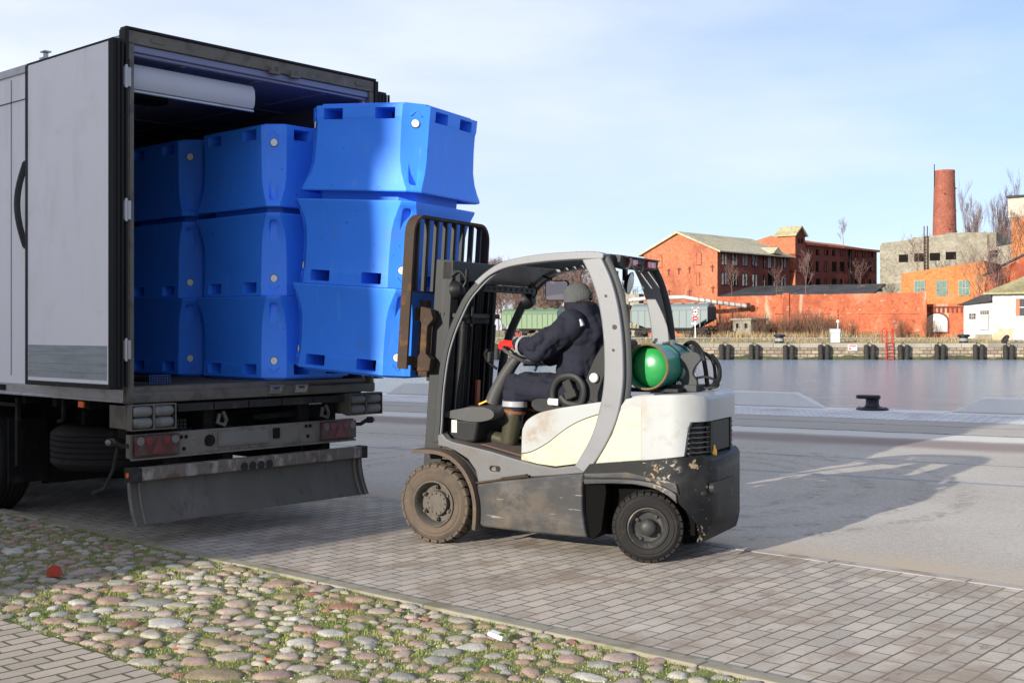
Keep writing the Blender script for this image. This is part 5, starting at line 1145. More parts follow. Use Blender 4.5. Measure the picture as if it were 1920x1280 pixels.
hand(hc, -u1*math.sin(.75)+v1*math.cos(.75), (.95, .1, -.15), (-.1, .15, 1), WL+(hc-WL)*.40+Vector((0, 0, .012)), 1)
hcr = c0+(u1*math.cos(-2.1)+v1*math.sin(-2.1))*.165+ax*.03
hand(hcr, -u1*math.sin(-2.1)+v1*math.cos(-2.1), (.8, .45, -.1), (-.2, -.2, 1), WR+Vector((.02, .01, -.005)), -1)
# ---------------------------------------------------------------- far bank buildings
class Blk:
    """a building with its near corner on the line of sight of px at depth Y; local x along B (right face), local y along A (left face)"""
    def __init__(s, name, label, cat, px, Y, pxl, pxr, B=(.69, .72), LA=None, LB=None):
        s.B = Vector((*B, 0)).normalized(); s.A = Vector((-s.B.y, s.B.x, 0)); s.Y = Y; s.c = Vector(((px-CX)/FPX*Y, Y, 0))
        s.LA = LA or s.t(pxl, s.A); s.LB = LB or s.t(pxr, s.B)
        s.o = thing(name, label, cat, s.c, math.atan2(s.B.y, s.B.x))
    def t(s, px, D):
        k = (px-CX)/FPX; return (k*s.c.y-s.c.x)/(D.x-k*D.y)
    def x(s, px): return s.t(px, s.B)
    def y(s, px): return s.t(px, s.A)
    def zr(s, px, py): t = s.x(px); return CAMH-(py-HY)/FPX*(s.c.y+s.B.y*t)
    def zl(s, px, py): t = s.y(px); return CAMH-(py-HY)/FPX*(s.c.y+s.A.y*t)
    def win(s, side, px0, px1, py0, py1, arch=True, pane='win_dark', sur='win_dark', bars=1, name='window', e=.14):
        if side == 'r': a, b = s.x(px0), s.x(px1); z1, z0 = s.zr(px0, py0), s.zr(px0, py1)
        else: a, b = s.y(px1), s.y(px0); z1, z0 = s.zl(px1, py0), s.zl(px1, py1)
        def shape(a, b, z0, z1):
            if not arch: return [(a, z0), (b, z0), (b, z1), (a, z1)]
            r = (b-a)/2; return [(a, z0), (b, z0)]+[((a+b)/2+r*math.cos(q), z1-r+r*math.sin(q)) for q in [math.pi*i/6 for i in range(7)]]
        P = shape(a-e, b+e, z0-e, z1+e); Q = shape(a, b, z0, z1); mb = MB(); m2 = MB(); m3 = MB()
        if side == 'r':
            mb.prism(P, -.06, .05, 'y'); m2.prism(Q, -.075, -.0605, 'y')
            for i in range(bars): xx = a+(b-a)*(i+1)/(bars+1); m3.box(xx-.05, xx+.05, -.11, -.076, z0, z1-.1)
            m3.box(a, b, -.11, -.076, (z0+z1)/2-.04, (z0+z1)/2+.04)
        else:
            mb.prism([(p[0], p[1]) for p in P], -.06, .05, 'x'); m2.prism(Q, -.075, -.0605, 'x')
            m3.box(-.11, -.076, a, b, (z0+z1)/2-.04, (z0+z1)/2+.04)
        w_ = mb.build(name, sur, s.o, smooth=False); m2.build('pane', pane, w_, smooth=False)
        if bars: m3.build('frame', 'wood_grey', w_, smooth=False)
        return w_
    def walls(s, zt, m='brick_lit', m2=None, z0=.3, poly=None):
        mb = MB(); mb.box(0, s.LB, 0, s.LA, z0, zt)
        return mb.build('wall', m, s.o, smooth=False)
# two storey warehouse
W1 = Blk('brick_warehouse', 'two-storey red brick warehouse with a pale gabled roof and arched windows', 'warehouse', 1345, 150, 1207, 1480)
ze, zg = 12.2, 14.6; yr = W1.y(1272)
mb = MB(); P = [(0, .3), (W1.LA, .3), (W1.LA, ze-.15), (yr, zg-.4), (0, ze-.15)]
mb.prism(P, 0, W1.LB, 'x'); mb.build('wall', 'brick_lit', W1.o, smooth=False)
mb = MB(); mb.box(.02, W1.LB-.01, -.03, .1, .3, ze-.2); mb.build('shaded_brick_face', 'brick_deep', W1.o, smooth=False)  # darker brick slab, shade of the long side put into its colour
mb = MB(); mb.prism([(-.7, ze-.42), (yr, zg), (W1.LA+.6, ze-.38), (W1.LA+.6, ze-.62), (yr, zg-.25), (-.7, ze-.66)], -.45, W1.LB+.1, 'x')
mb.prism([(W1.x(1441), ze-.2), (W1.x(1450), ze+.75), (W1.x(1460), ze-.2)], -.75, 3.5, 'y')
mb.build('roof', 'roof_corr', W1.o, smooth=False)
mb = MB(); mb.box(-.4, W1.LB, -.78, -.66, ze-.72, ze-.58); mb.build('gutter', 'win_dark', W1.o, smooth=False)
cs = lambda v: 1200+v/4.174
for c0_ in (657, 738, 818, 895):
    for d in (-11, 11):
        for (a, b) in ((472.5, 496), (511, 533.5)):
            W1.win('r', cs(c0_+d-8), cs(c0_+d+8), a+(c0_-657)*.012, b+(c0_-657)*.012, pane='win_board' if (c0_ != 738 or a < 500) else 'win_dark', bars=1, e=.1)
for c0_ in (970, 1050, 1108, 1131):
    for (a, b) in ((480, 502), (516, 537)): W1.win('r', cs(c0_-7), cs(c0_+7), a+(c0_ > 1100)*3, b, pane='win_board' if c0_ > 1000 else 'win_dark', e=.1)
W1.win('r', cs(997), cs(1022), 478, 502.5, pane='win_board', e=.12); W1.win('r', cs(1003), cs(1028), 512, 544, pane='win_dark', e=.12, bars=0)
for (a, b, c, d) in ((133, 172, 322, 422), (446, 480, 303, 402), (447, 468, 462, 560)):
    W1.win('l', cs(a), cs(b), 400+c/4.174, 400+d/4.174, pane='brick_lit', sur='brick_deep', bars=0, e=.06)
mb = MB()
random.seed(8)
for (px, py) in ((1254, 510), (1273, 508), (1293, 506), (1336, 503), (1255, 549), (1293, 549), (1337, 543), (1236, 548)):
    y = W1.y(px); z = W1.zl(px, py); mb.box(-.05, 0, y-.1, y+.1, z-.45, z+.45); mb.box(-.06, 0, y-.3, y+.3, z+.15, z+.28)
mb.build('wall_anchor', 'brick_deep', W1.o, smooth=False)
# hoist tower
T1 = Blk('hoist_tower', 'square brick tower with a small pale gable roof between the two long brick buildings', 'tower', 1491, 163, 1458, 1509)
zt = T1.zr(1491, 437.5); T1.walls(zt, 'brick_lit'); mb = MB(); mb.box(.01, T1.LB, -.03, .1, .3, zt-.02); mb.build('shaded_brick_face', 'brick_deep', T1.o, smooth=False)  # right side gets darker brick, its shade put into the colour
mb = MB(); l, q = T1.LB, T1.LA; zr_ = zt+1.15; mb.prism([(-.35, zt-.15), (l/2, zr_), (l+.35, zt-.15), (l+.35, zt-.35), (l/2, zr_-.25), (-.35, zt-.35)], -.35, q+.3, 'y'); mb.build('roof', 'roof_yellow', T1.o, smooth=False)
mb = MB(); mb.prism([(0, zt), (l, zt), (l/2, zr_-.3)], 0, q, 'y'); mb.build('gable', 'brick_deep', T1.o, smooth=False)
for px in (1497, 1503): T1.win('r', px-1.3, px+1.3, 448, 455, pane='win_dark', bars=0, e=.05)
mb = MB()
for z in (T1.zr(1491, 479), T1.zr(1491, 510)): mb.box(-.12, T1.LB+.1, -.15, T1.LA, z, z+.25)
mb.build('cornice', 'brick_deep', T1.o, smooth=False)
# ruined loft behind
U1 = Blk('ruined_loft', 'collapsed timber loft with bare rafters behind the warehouse roof', 'ruin', 1456, 175, 1400, 1475)
z1 = U1.zr(1456, 447); mb = MB(); mb.box(0, U1.LB, 0, 7, 8, z1-1.2); mb.build('wall', 'wood_grey', U1.o, smooth=False)
mb = MB(); 
for i in range(5): mb.bar((.4+i*.9, 0, z1-.2), (.2+i*.9, U1.LA+1, z1-2.6), .22)
for i in range(5): mb.bar((0, 1+i*2, z1-.5-i*.5), (4.2, 1+i*2, z1-.5-i*.5), .16)
mb.box(0, 4.3, 5, U1.LA, z1-3.0, z1-2.75); mb.build('rafter', 'wood_grey', U1.o, smooth=False)
mb = MB(); mb.prism([(-2, ze+.2), (6, ze+1.3), (6, ze+1.1), (-2, ze)], -3, 2, 'y'); mb.build('roof', 'roof_corr', U1.o, smooth=False)
# long three storey block
L1 = Blk('long_brick_block', 'long dark red three-storey brick block with rows of small arched windows', 'warehouse', 1509, 166, 1440, 1644, LA=11)
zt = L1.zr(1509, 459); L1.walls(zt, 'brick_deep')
mb = MB(); mb.box(-.2, L1.LB+.4, -.4, 11.2, zt, zt+.3); l = L1.LB
mb.prism([(-.2, zt+.3), (11.2, zt+.3), (5.5, zt+1.6)], 0, l*.35, 'x'); mb.prism([(0, zt+.3), (11, zt+.3), (5.5, zt+1.4)], l*.42, l*.9, 'x'); mb.build('roof', 'brick_lit', L1.o, smooth=False)
for c0_ in (1322, 1393, 1457, 1520, 1582, 1645, 1700, 1757, 1808):
    for i, (a, b, hw) in enumerate(((278, 322, 6), (372, 455, 7), (508, 585, 7))):
        k = (c0_-1322)/486; sh = k*(18 if i == 0 else 12 if i == 1 else 4)
        for d in (-10, 8):
            L1.win('r', cs(c0_+d-hw+1), cs(c0_+d+hw-1), 400+(a+sh)/4.174, 400+(b+sh-k*18*(i == 1))/4.174, pane='win_dark' if (c0_ < 1330 or random.random() < .4) else 'brick_deep', sur='win_dark', bars=0, e=.04)
mb = MB(); xx = L1.x(cs(1634)); mb.box(xx, xx+.25, -.35, 0, 1, zt); mb.build('drainpipe', 'win_dark', L1.o, smooth=False)
# chimney and lightning rod
cy = 186; cxx = (1771-CX)/FPX*cy
mb = MB(); zt = CAMH+298/FPX*cy; mb.lathe([(2.2, 1), (2.0, 8), (1.80, 17), (1.62, 24), (1.54, zt-.5), (1.57, zt-.4), (1.57, zt-.1), (1.53, zt), (1.1, zt), (1.0, zt-2)], (cxx, cy, 0), (0, 0, 1), 40)
ch = mb.build('chimney', 'brick_chimney'); tag(ch, 'tall round red brick chimney rising behind the concrete building', 'chimney')
mb = MB(); mb.tube([(cxx-1.62, cy, zt-2.6), (cxx-1.62, cy, zt+1.0)], .07, 6); mb.build('rod', 'black_metal', ch)
mb = MB(); random.seed(2)
for i in range(14):
    a = random.uniform(3.4, 6.0); z = random.uniform(8, zt-2); rr = 2.12-(z/zt)*.56; mb.obox((cxx+rr*math.cos(a), cy+rr*math.sin(a), z), (.3, .3, .2), Matrix.Rotation(a, 3, 'Z'))
mb.build('putlog_hole', 'brick_deep', ch, smooth=False)
# concrete building: front wall with sloping parapet
K1 = Blk('concrete_building', 'roofless pale concrete factory building with a row of broken windows', 'building', 1850, 166, 1850, 1874, B=(.70, .71), LA=1)
def face_block(name, label, cat, pxl, Yl, pxr, Yr, tops, depth, m, zb=.3):
    """front face from pxl to pxr; tops: list of (fraction, z)"""
    a = Vector(((pxl-CX)/FPX*Yl, Yl, 0)); b = Vector(((pxr-CX)/FPX*Yr, Yr, 0)); d = (b-a); L = d.length
    o = thing(name, label, cat, a, math.atan2(d.y, d.x)); mb = MB()
    P = [(0, zb)]+[(f*L, z) for f, z in tops]+[(L, zb)]
    mb.prism(P, 0, depth, 'y'); w_ = mb.build('wall', m, o, smooth=False)
    o['L'] = L; return o, w_, L, a, b
def fpos(a, b, px):
    k = (px-CX)/FPX; d = (b-a).normalized(); return (k*a.y-a.x)/(d.x-k*d.y)
def fz(a, b, px, py): t = fpos(a, b, px); return CAMH-(py-HY)/FPX*(a.y+(b-a).normalized().y*t)
def fwin(o, a, b, px0, px1, py0, py1, pane='win_dark', sur='wood_grey', bars=2, e=.12, name='window', arch=False):
    x0, x1 = fpos(a, b, px0), fpos(a, b, px1); z1, z0 = fz(a, b, px0, py0), fz(a, b, px0, py1)
    mb = MB(); mb.box(x0-e, x1+e, -.10, .05, z0-e, z1+e) if not arch else mb.prism([(x0-e, z0-e), (x1+e, z0-e)]+[((x0+x1)/2+((x1-x0)/2+e)*math.cos(q), z1-(x1-x0)*.35+((x1-x0)*.35+e)*math.sin(q)) for q in [math.pi*i/8 for i in range(9)]], -.1, .05, 'y')
    w_ = mb.build(name, sur, o, smooth=False)
    mb = MB(); mb.box(x0, x1, -.12, -.101, z0, z1) if not arch else mb.prism([(x0, z0), (x1, z0)]+[((x0+x1)/2+(x1-x0)/2*math.cos(q), z1-(x1-x0)*.35+(x1-x0)*.35*math.sin(q)) for q in [math.pi*i/8 for i in range(9)]], -.12, -.101, 'y')
    mb.build('pane', pane, w_, smooth=False)
    if bars:
        mb = MB()
        for i in range(bars): xx = x0+(x1-x0)*(i+1)/(bars+1); mb.box(xx-.05, xx+.05, -.15, -.1205, z0, z1)
        mb.box(x0, x1, -.155, -.151, (z0+z1)/2-.05, (z0+z1)/2+.05); mb.build('frame', sur, w_, smooth=False)
    return w_
bpy.data.objects.remove(K1.o)
zA = CAMH+(HY-456)/FPX*172; zB = CAMH+(HY-435)/FPX*164
o, w_, L, a, b = face_block('concrete_building', 'roofless pale concrete factory building with a row of broken windows', 'building', 1650, 172, 1851, 164, [(0, zA-.5), (.02, zA), (.3, zA+.35), (.31, zA+.6), (.62, zA+.9), (.63, zA+1.1), (1, zB)], 9, 'conc_old')
for (p0, p1, q0, q1) in ((1686, 1702, 478, 491), (1715, 1731, 476, 490), (1744, 1762, 475, 488), (1774, 1792, 473, 486)): fwin(o, a, b, p0, p1, q0, q1, sur='win_dark', bars=1, e=.04)
fwin(o, a, b, 1638+1, 1655, 535, 547, bars=1, e=.05); fwin(o, a, b, 1662, 1687, 533, 546, pane='plaster', sur='conc_old', bars=0)
mb = MB(); mb.prism([(L, .3), (L, zB), (L+1.2, zB-.1), (L+1.2, .3)], 0, 9.01); mb.x = None
mb.box(L+.001, L+.3, .0, 12, .3, zB-.3); mb.build('side_wall', 'conc_old', o, smooth=False)
mb = MB()
for px in (1734, 1740): x = fpos(a, b, px); mb.bar((x, -.4, 8), (x, -.4, zB+1.2), .12)
z = 8.3; x0, x1 = fpos(a, b, 1734), fpos(a, b, 1740)
while z < zB: mb.bar((x0, -.4, z), (x1, -.4, z), .07); z += .45
mb.build('ladder', 'rusty', o, smooth=False)
# low annex at its left foot
o, w_, L, a, b = face_block('concrete_annex', 'low overgrown concrete annex left of the concrete building', 'annex', 1614, 168, 1690, 165, [(0, 6.2), (.1, 7.6), (.35, 8.0), (.5, 8.1), (1, 8.3)], 7, 'conc_old')
fwin(o, a, b, 1638, 1655, 535, 547, bars=1, e=.05)
# concrete link right of the building
o, w_, L, a, b = face_block('concrete_link', 'low grey concrete wing with one broken window between the concrete building and the tall tower', 'building', 1851, 162, 1896, 158, [(0, 12.9), (1, 13.2)], 6, 'conc_old')
fwin(o, a, b, 1855+1, 1872, 470, 483, e=.05)
# orange brick workshop with three green windows
o, w_, L, a, b = face_block('brick_workshop', 'orange brick workshop with three green shuttered windows', 'building', 1690, 152, 1853, 146, [(0, 8.95), (.25, 9.3), (.6, 9.8), (.95, 10.3), (1, 8.6)], 10, 'brick_orange')
for p in (1715.5, 1757, 1799): fwin(o, a, b, p, p+18, 527, 553, pane='win_green', sur='wood_grey', bars=2, e=.10)
o, w_, L, a, b = face_block('brick_shed', 'rust-red brick shed with a rising gable at the right edge', 'building', 1846, 143, 1960, 136, [(0, 7.2), (.04, 8.2), (.4, 9.4), (.72, 10.4), (1, 11)], 10, 'brick_wall')
mb = MB(); mb.bar((0, -.2, 8.3), (L*.75, -.2, 10.75), .25); mb.build('roof_edge', 'roof_black', o, smooth=False)
# tall plaster and brick tower
o, w_, L, a, b = face_block('brick_tower', 'tall brick tower with a pale plastered top at the right edge', 'tower', 1896, 150, 1990, 146, [(0, 16.0), (1, 16.0)], 8, 'brick_orange')
mb = MB(); mb.box(-.35, L, -.12, 8, 16.0, 18.5); mb.build('plaster_band', mat('old_render', (.40, .365, .30), .9, var=.3, vs=1, grain=.5, layers=(((.25, .22, .17), .6, .5, .68, .6),)), o, smooth=False)
mb = MB(); mb.box(-.5, L, -.35, 8, 18.5, 18.8); mb.build('roof', 'roof_black', o, smooth=False)
# long brick yard wall
o, w_, L, a, b = face_block('brick_wall', 'long bright orange-red brick wall along the far road', 'wall', 1343, 149, 1733, 137, [(0, 5.9), (.3, 5.95), (.31, 6.05), (.6, 6.0), (1, 6.05)], .6, 'brick_wall')
mb = MB()
for f in (.34, .98): mb.box(L*f, L*f+.8, -.25, 0, .3, 6.2)
mb.box(0, L, -.12, 0, 1.4, 1.55); mb.box(L*.3, L, -.1, 0, 3.6, 3.72); random.seed(6)
for i in range(12): x = L*(i+.5)/12; mb.box(x-.08, x+.08, -.06, 0, 4.0, 4.6); mb.box(x-.25, x+.25, -.08, 0, 4.35, 4.5)
mb.build('pier', 'brick_wall', o, smooth=False)
fwin(o, a, b, 1555, 1571, 582, 600, pane='brick_lit', sur='brick_deep', bars=0, e=.06, name='blocked_window')
# low dark roofs behind the wall
rf = thing('lean_to_roof', 'low black sloping roof grown with dry weeds behind the brick wall', 'roof', (a.x, a.y, 0), math.atan2((b-a).y, (b-a).x))
mb = MB(); mb.prism([(.5, 5.9), (9, 7.5), (9, 7.3), (.5, 5.7)], 0, L*.76, 'x'); mb.box(0, L*.76, 2, 9, .3, 5.8); mb.build('slab', 'roof_black', rf, smooth=False)
o, w_, L, a, b = face_block('gate_wall', 'lower brick wall with a pale walled-up arch beside the white hut', 'wall', 1733, 139, 1812, 136, [(0, 4.75), (1, 4.7)], .6, 'brick_wall')
fwin(o, a, b, 1737, 1777, 588, 622, pane='plaster', sur='brick_deep', bars=0, e=.18, arch=True, name='blocked_arch')
mb = MB(); mb.box(0, L, -.2, 0, 4.3, 4.45)
for i in range(9): mb.box(.6+i*.52, .8+i*.52, -.15, 0, 3.7, 4.3)
mb.build('cornice', 'brick_deep', o, smooth=False)
# white hut and white house
o, w_, L, a, b = face_block('white_hut', 'small white plastered hut with a flat dark roof and a red-stained door', 'hut', 1807, 132, 1864, 130, [(0, 4.55), (1, 4.75)], 4, 'plaster')
mb = MB(); mb.prism([(-.6, 4.45), (L+.2, 4.85), (L+.2, 5.0), (-.6, 4.6)], -.5, 4.2); mb.prism([(-.6, 4.6), (L, 5.0), (L, 6.2)], .5, 4.2); mb.build('roof', 'roof_black', o, smooth=False)
fwin(o, a, b, 1818.5, 1828.5, 588.5, 597, bars=2, e=.08); M_('door_white', (.72, .70, .68), .7, layers=(((.6, .14, .1), 1.4, .5, .62, .7),))
dr = fwin(o, a, b, 1839, 1853, 592, 617, pane='door_white', sur='wood_grey', bars=0, e=.08, name='door'); fwin(o, a, b, 1839, 1854, 583, 588, bars=3, e=.06)
mb = MB(); x0 = fpos(a, b, 1834); mb.box(x0, x0+1.9, -1.2, -.01, .3, 1.2); mb.build('step', 'conc_old', o, smooth=False)
o, w_, L, a, b = face_block('white_house', 'white plastered house with a mossy yellow corrugated hip roof at the right edge', 'house', 1861, 128, 1990, 124, [(0, 5.65), (1, 5.65)], 9, 'plaster')
mb = MB(); V = [(-.8, -.7, 5.55), (L+1, -.7, 5.55), (L+1, 9.7, 5.55), (-.8, 9.7, 5.55), (4.0, 4.5, 8.1), (L+1, 4.5, 8.1), (-.8, -.7, 5.7), (L+1, -.7, 5.7), (L+1, 9.7, 5.7), (-.8, 9.7, 5.7)]
mb.add(V, [(0, 1, 2, 3), (0, 6, 7, 1), (2, 8, 9, 3), (3, 9, 6, 0), (6, 4, 5, 7), (9, 8, 5, 4), (6, 9, 4), (1, 7, 5, 8, 2)])
for i in range(40):
    t = i/39; x = -.6+t*(L+1.4); mb.bar((x, -.7, 5.74), (max(x, 4.0) if x > 0 else x+4.3, 4.5 if x > 0 else 4.2, 8.12), .07)
mb.build('roof', 'roof_yellow', o, smooth=False)
fwin(o, a, b, 1912, 1935, 560, 592, pane='glass_dark', sur='plaster', bars=1, e=.1)
mb = MB(); x0 = fpos(a, b, 1905); mb.box(x0, x0+.38*1.0, -.12, -.0, 3.2, 5.05); M_('shutter_red', (.5, .13, .07), .7); mb.build('shutter', 'shutter_red', o, smooth=False)
mb = MB(); mb.box(-.02, L, -.04, 0, .3, 1.9); mb.build('bare_brick_plinth', mat('plinth', (.72, .66, .58), .9, var=.2, vs=.6, layers=(((.55, .26, .14), .9, .45, .55, .85),)), o, smooth=False)
# concrete hut by the rails
o, w_, L, a, b = face_block('concrete_hut', 'small bare concrete hut among dry bushes beside the grey wagon', 'hut', 1374, 141, 1408, 139, [(0, 2.85), (1, 2.85)], 3, 'conc_old')
for p in (1381, 1397): fwin(o, a, b, p, p+4.5, 606, 615, pane='win_dark', sur='conc_old', bars=0, e=.05)
mb = MB(); mb.box(-.2, L+.2, -.2, 3.1, 2.85, 3.05); mb.build('roof', 'conc_old', o, smooth=False)
# building and rails seen through the cab
o, w_, L, a, b = face_block('works_building', 'pale works building with a railed flat roof seen through the forklift cab', 'building', 1163, 172, 1198, 170, [(0, 6.9), (1, 6.9)], 8, 'conc_old')
mb = MB()
for i in range(8): mb.bar((i*.75-.8, 0, 6.9), (i*.75-.8, 0, 7.9), .06)
for z in (7.4, 7.9): mb.bar((-.8, 0, z), (7, 0, z), .06)
mb.build('railing', 'rail_blue', o, smooth=False)
mb = MB(); mb.box(L, L+3.2, 1, 6, .3, 6.2); mb.box(L, L+3.2, .8, 1, 3, 3.3); mb.build('dark_wing', 'win_dark', o, smooth=False)
mb = MB(); mb.bar((.6, -2, 0), (.6, -2, 10.2), .5); mb.build('stack_pipe', 'conc_old', o, smooth=False)
# steam pipe
def bp_(px, py, Y): return Vector(((px-CX)/FPX*Y, Y, CAMH-(py-HY)/FPX*Y))
pts = [bp_(1180, 563, 148), bp_(1215, 559, 147), bp_(1282, 557, 146), bp_(1310, 562, 145), bp_(1350, 568, 145.5), bp_(1400, 574, 146)]
mb = MB(); mb.tube(pts, .26, 10); pp = mb.build('pipe', 'pipe_white', ang=60); tag(pp, 'white lagged pipe carried overhead into the brick wall', 'pipe')
mb = MB()
for p in (pts[0], pts[2]+Vector((-2, 0, 0)), pts[4]): mb.bar((p.x, p.y+.1, .6), (p.x, p.y+.1, p.z-.2), .15)
for i in range(9): q = pts[3].lerp(pts[5], i/8); mb.cyl(q-Vector((.05, 0, 0)), (1, 0, 0), .29, .06, 10)
mb.cyl(pts[-1], (1, 0, 0), .42, .4, 12); mb.build('bracket', 'rusty', pp)
# ---------------------------------------------------------------- wagons
def wagon(label, px_r, Y, length, body, roofm, top=4.85, gz=.78, hopper=True, group='goods wagons on the far track', endm='wagon_dark'):
    D = Vector((.87, -.49, 0)).normalized(); a = Vector(((px_r-CX)/FPX*Y, Y, gz))
    o = thing('goods_wagon', label, 'wagon', a, math.atan2(D.y, D.x), group); W_ = 3.0; h = top-gz
    prof = [(0, 1.15), (0, h-.75), (.18, h-.38), (.65, h-.1), (1.5, h), (2.35, h-.1), (2.82, h-.38), (3, h-.75), (3, 1.15)]
    mb = MB(); n = len(prof)
    e = 2.0 if hopper else 0
    if hopper:
        P = [(-length, 1.9), (-length+e, 1.15), (-e, 1.15), (0, 2.3), (0, h-.74), (-length, h-.74)]
        mb.prism(P, .0, 3.0, 'y')
    else: mb.box(-length, 0, 0, 3, 1.1, h-.74)
    mb.build('body', body, o, smooth=False)
    mb = MB(); mb.prism([(.0, h-.745), (.18, h-.38), (.65, h-.1), (1.5, h), (2.35, h-.1), (2.82, h-.38), (3, h-.745)], -length, 0, 'x')
    for i in range(6): x = -length*(i+.5)/6; mb.box(x-.5, x+.5, 1.0, 2.0, h-.03, h+.08)
    mb.build('roof', roofm, o, ang=30)
    mb = MB(); nr = int(length/.85)
    for i in range(nr+1): x = -length*i/nr; mb.box(x-.05, x+.05, -.07, -.001, 1.25 if hopper and 0 < i < nr else 1.9, h-.75)
    mb.box(-length, 0, -.09, -.001, h-.80, h-.70)
    mb.build('rib', roofm, o, smooth=False)
    mb = MB()
    for i in range(6): y = .1+i*.56; mb.box(.001, .07, y-.04, y+.04, 2.35 if hopper else 1.2, h-.4)
    mb.box(.0, .06, 0, 3, 3.0, 3.08); mb.prism([(.001, 2.31), (-e, 1.16), (-e, 1.1), (.1, 2.2)], .0, 3.01); mb.box(.001, .03, .01, 2.99, 2.3 if hopper else 1.15, h-.5)
    mb.build('end_wall', endm, o, smooth=False)  # darker end colour carries the shade of the side facing away from the sun
    mb = MB(); mb.box(-length, 0, .2, .5, .95, 1.12); mb.box(-length, 0, 2.5, 2.8, .95, 1.12); mb.box(-.2, 0.05, .1, 2.9, .85, 1.12); mb.box(-length, -length+.25, .1, 2.9, .85, 1.12)
    for x in (-.5, -length+.5): mb.bar((x, .3, 1), (x+.2, .3, 2.0), .08); mb.bar((x-.5, .3, 1), (x-.5, .3, 1.9), .08)
    mb.box(.05, .5, .5, .75, .95, 1.1); mb.box(.05, .5, 2.2, 2.45, .95, 1.1)
    if hopper:
        for x in (-length*.36, -length*.64): mb.prism([(x-1.1, 1.2), (x+1.1, 1.2), (x+.4, .45), (x-.4, .45)], .5, 2.5)
    mb.build('underframe', 'wagon_under', o, smooth=False)
    for x in (-1.6, -length+1.6):
        mb = MB(); mb.box(x-1.2, x+1.2, .25, .45, .55, .85); mb.box(x-.3, x+.3, .2, .5, .4, .9); bo = mb.build('bogie', 'wagon_under', o, smooth=False)
        for d in (-.9, .9):
            mb = MB(); mb.cyl((x+d, .4, .47), (0, 1, 0), .46, .13, 20); mb.cyl((x+d, 2.5, .47), (0, 1, 0), .46, .13, 20); mb.cyl((x+d, .25, .47), (0, 1, 0), .18, .15, 12); mb.split('wheel', 'wheel_red' if d > 0 and x < -2 else 'wagon_under', bo)
    return o
wagon('grey hopper wagon standing left of the concrete hut', 1326, 139, 9.8, 'wagon_grey', 'wagon_grey')
wagon('dark end of a hopper wagon seen behind the driver\'s back', 1172, 148.5, 9.6, 'wagon_dark', 'wagon_dark')
wagon('light green hopper wagon seen through the front of the cab', 1056, 168, 10.2, 'wagon_green_light', 'wagon_green', top=4.75, gz=.72, endm='wagon_green')
# crossing sign with light
sp = bp_(1303.5, 600, 134)
cr_ = thing('crossing_sign', 'red and white railway crossing sign on a thin post before the grey wagon', 'road sign', (sp.x, sp.y, .75))
mb = MB(); mb.tube([(0, 0, 0), (0, 0, 3.2)], .05, 8); mb.build('post', 'white_plastic', cr_)
mb = MB()
for s in (1, -1): mb.obox((0, -.06, 3.0), (1.2, .03, .17), Matrix.Rotation(R(55*s), 3, 'Y'))
mb.build('crossbuck', 'white_plastic', cr_)
mb = MB()
for s in (1, -1):
    for t in (-.42, .0, .42): mb.obox(Vector((0, -.085, 3.0))+Matrix.Rotation(R(55*s), 3, 'Y') @ Vector((t, 0, 0)), (.16, .02, .175), Matrix.Rotation(R(55*s), 3, 'Y'))
mb.cyl((0, -.06, 2.25), (0, -1, 0), .28, .04, 16); mb.build('red_mark', 'sign_red', cr_)
mb = MB(); mb.box(-.15, .15, -.12, -.1, 2.2, 2.3); mb.box(-.45, .1, -.1, -.05, 1.55, 1.75); mb.build('plate', 'white_plastic', cr_)
# ---------------------------------------------------------------- things on the far quay
def on_quay(px, Y, z=.33): return Vector(((px-CX)/FPX*Y, Y, z))
px_f = (1292, 1358, 1413, 1477, 1543, 1628.5, 1692, 1760, 1832, 1888, 1000, 925)
mb = MB(); f0 = None
for i, px in enumerate(px_f):
    p = on_quay(px, FY, 0)
    where = ['just right of the gas cylinder', 'below the concrete hut', 'between the hut and the mooring bollard', 'below the mooring bollard', 'between the mooring bollard and the white cabinet', 'just left of the red ladder', 'just right of the red ladder', 'below the walled-up arch', 'below the white hut', 'below the old tyre', 'seen through the cab at the driver', 'seen through the cab near the mast'][i]
    lab = 'paired black rubber fenders on the quay '+where
    if f0 is None:
        f0 = thing('fender', lab, 'fender', (p.x, p.y, 0), 0, 'rubber fenders along the far quay')
        for s in (-1, 1):
            mb = MB(); mb.lathe([(.0, 0), (.17, .02), (.24, .10), (.24, 1.45), (.17, 1.58), (0, 1.62)], (s*.29, -.40, -1.38), (s*.03, 0, 1), 14)
            for k in range(5): mb.lathe([(.238, 0), (.25, .02), (.25, .06), (.238, .08)], (s*(.29+.01*k), -.40, -1.2+k*.3), (s*.03, 0, 1), 14)
            mb.build('roller', 'rubber', f0)
        mb = MB(); mb.tube([(-.3, -.38, .2), (-.05, -.15, .42), (.3, -.38, .2)], .03, 6); mb.tube([(0, -.15, .42), (0, .3, .36)], .03, 6); mb.build('chain', 'black_metal', f0)
    else: c = copy_tree(f0, None, lab); c.location = (p.x, p.y, random.uniform(-.06, .06)); c.scale = (random.uniform(.9, 1.1),)*2+(1,)
bo0 = None
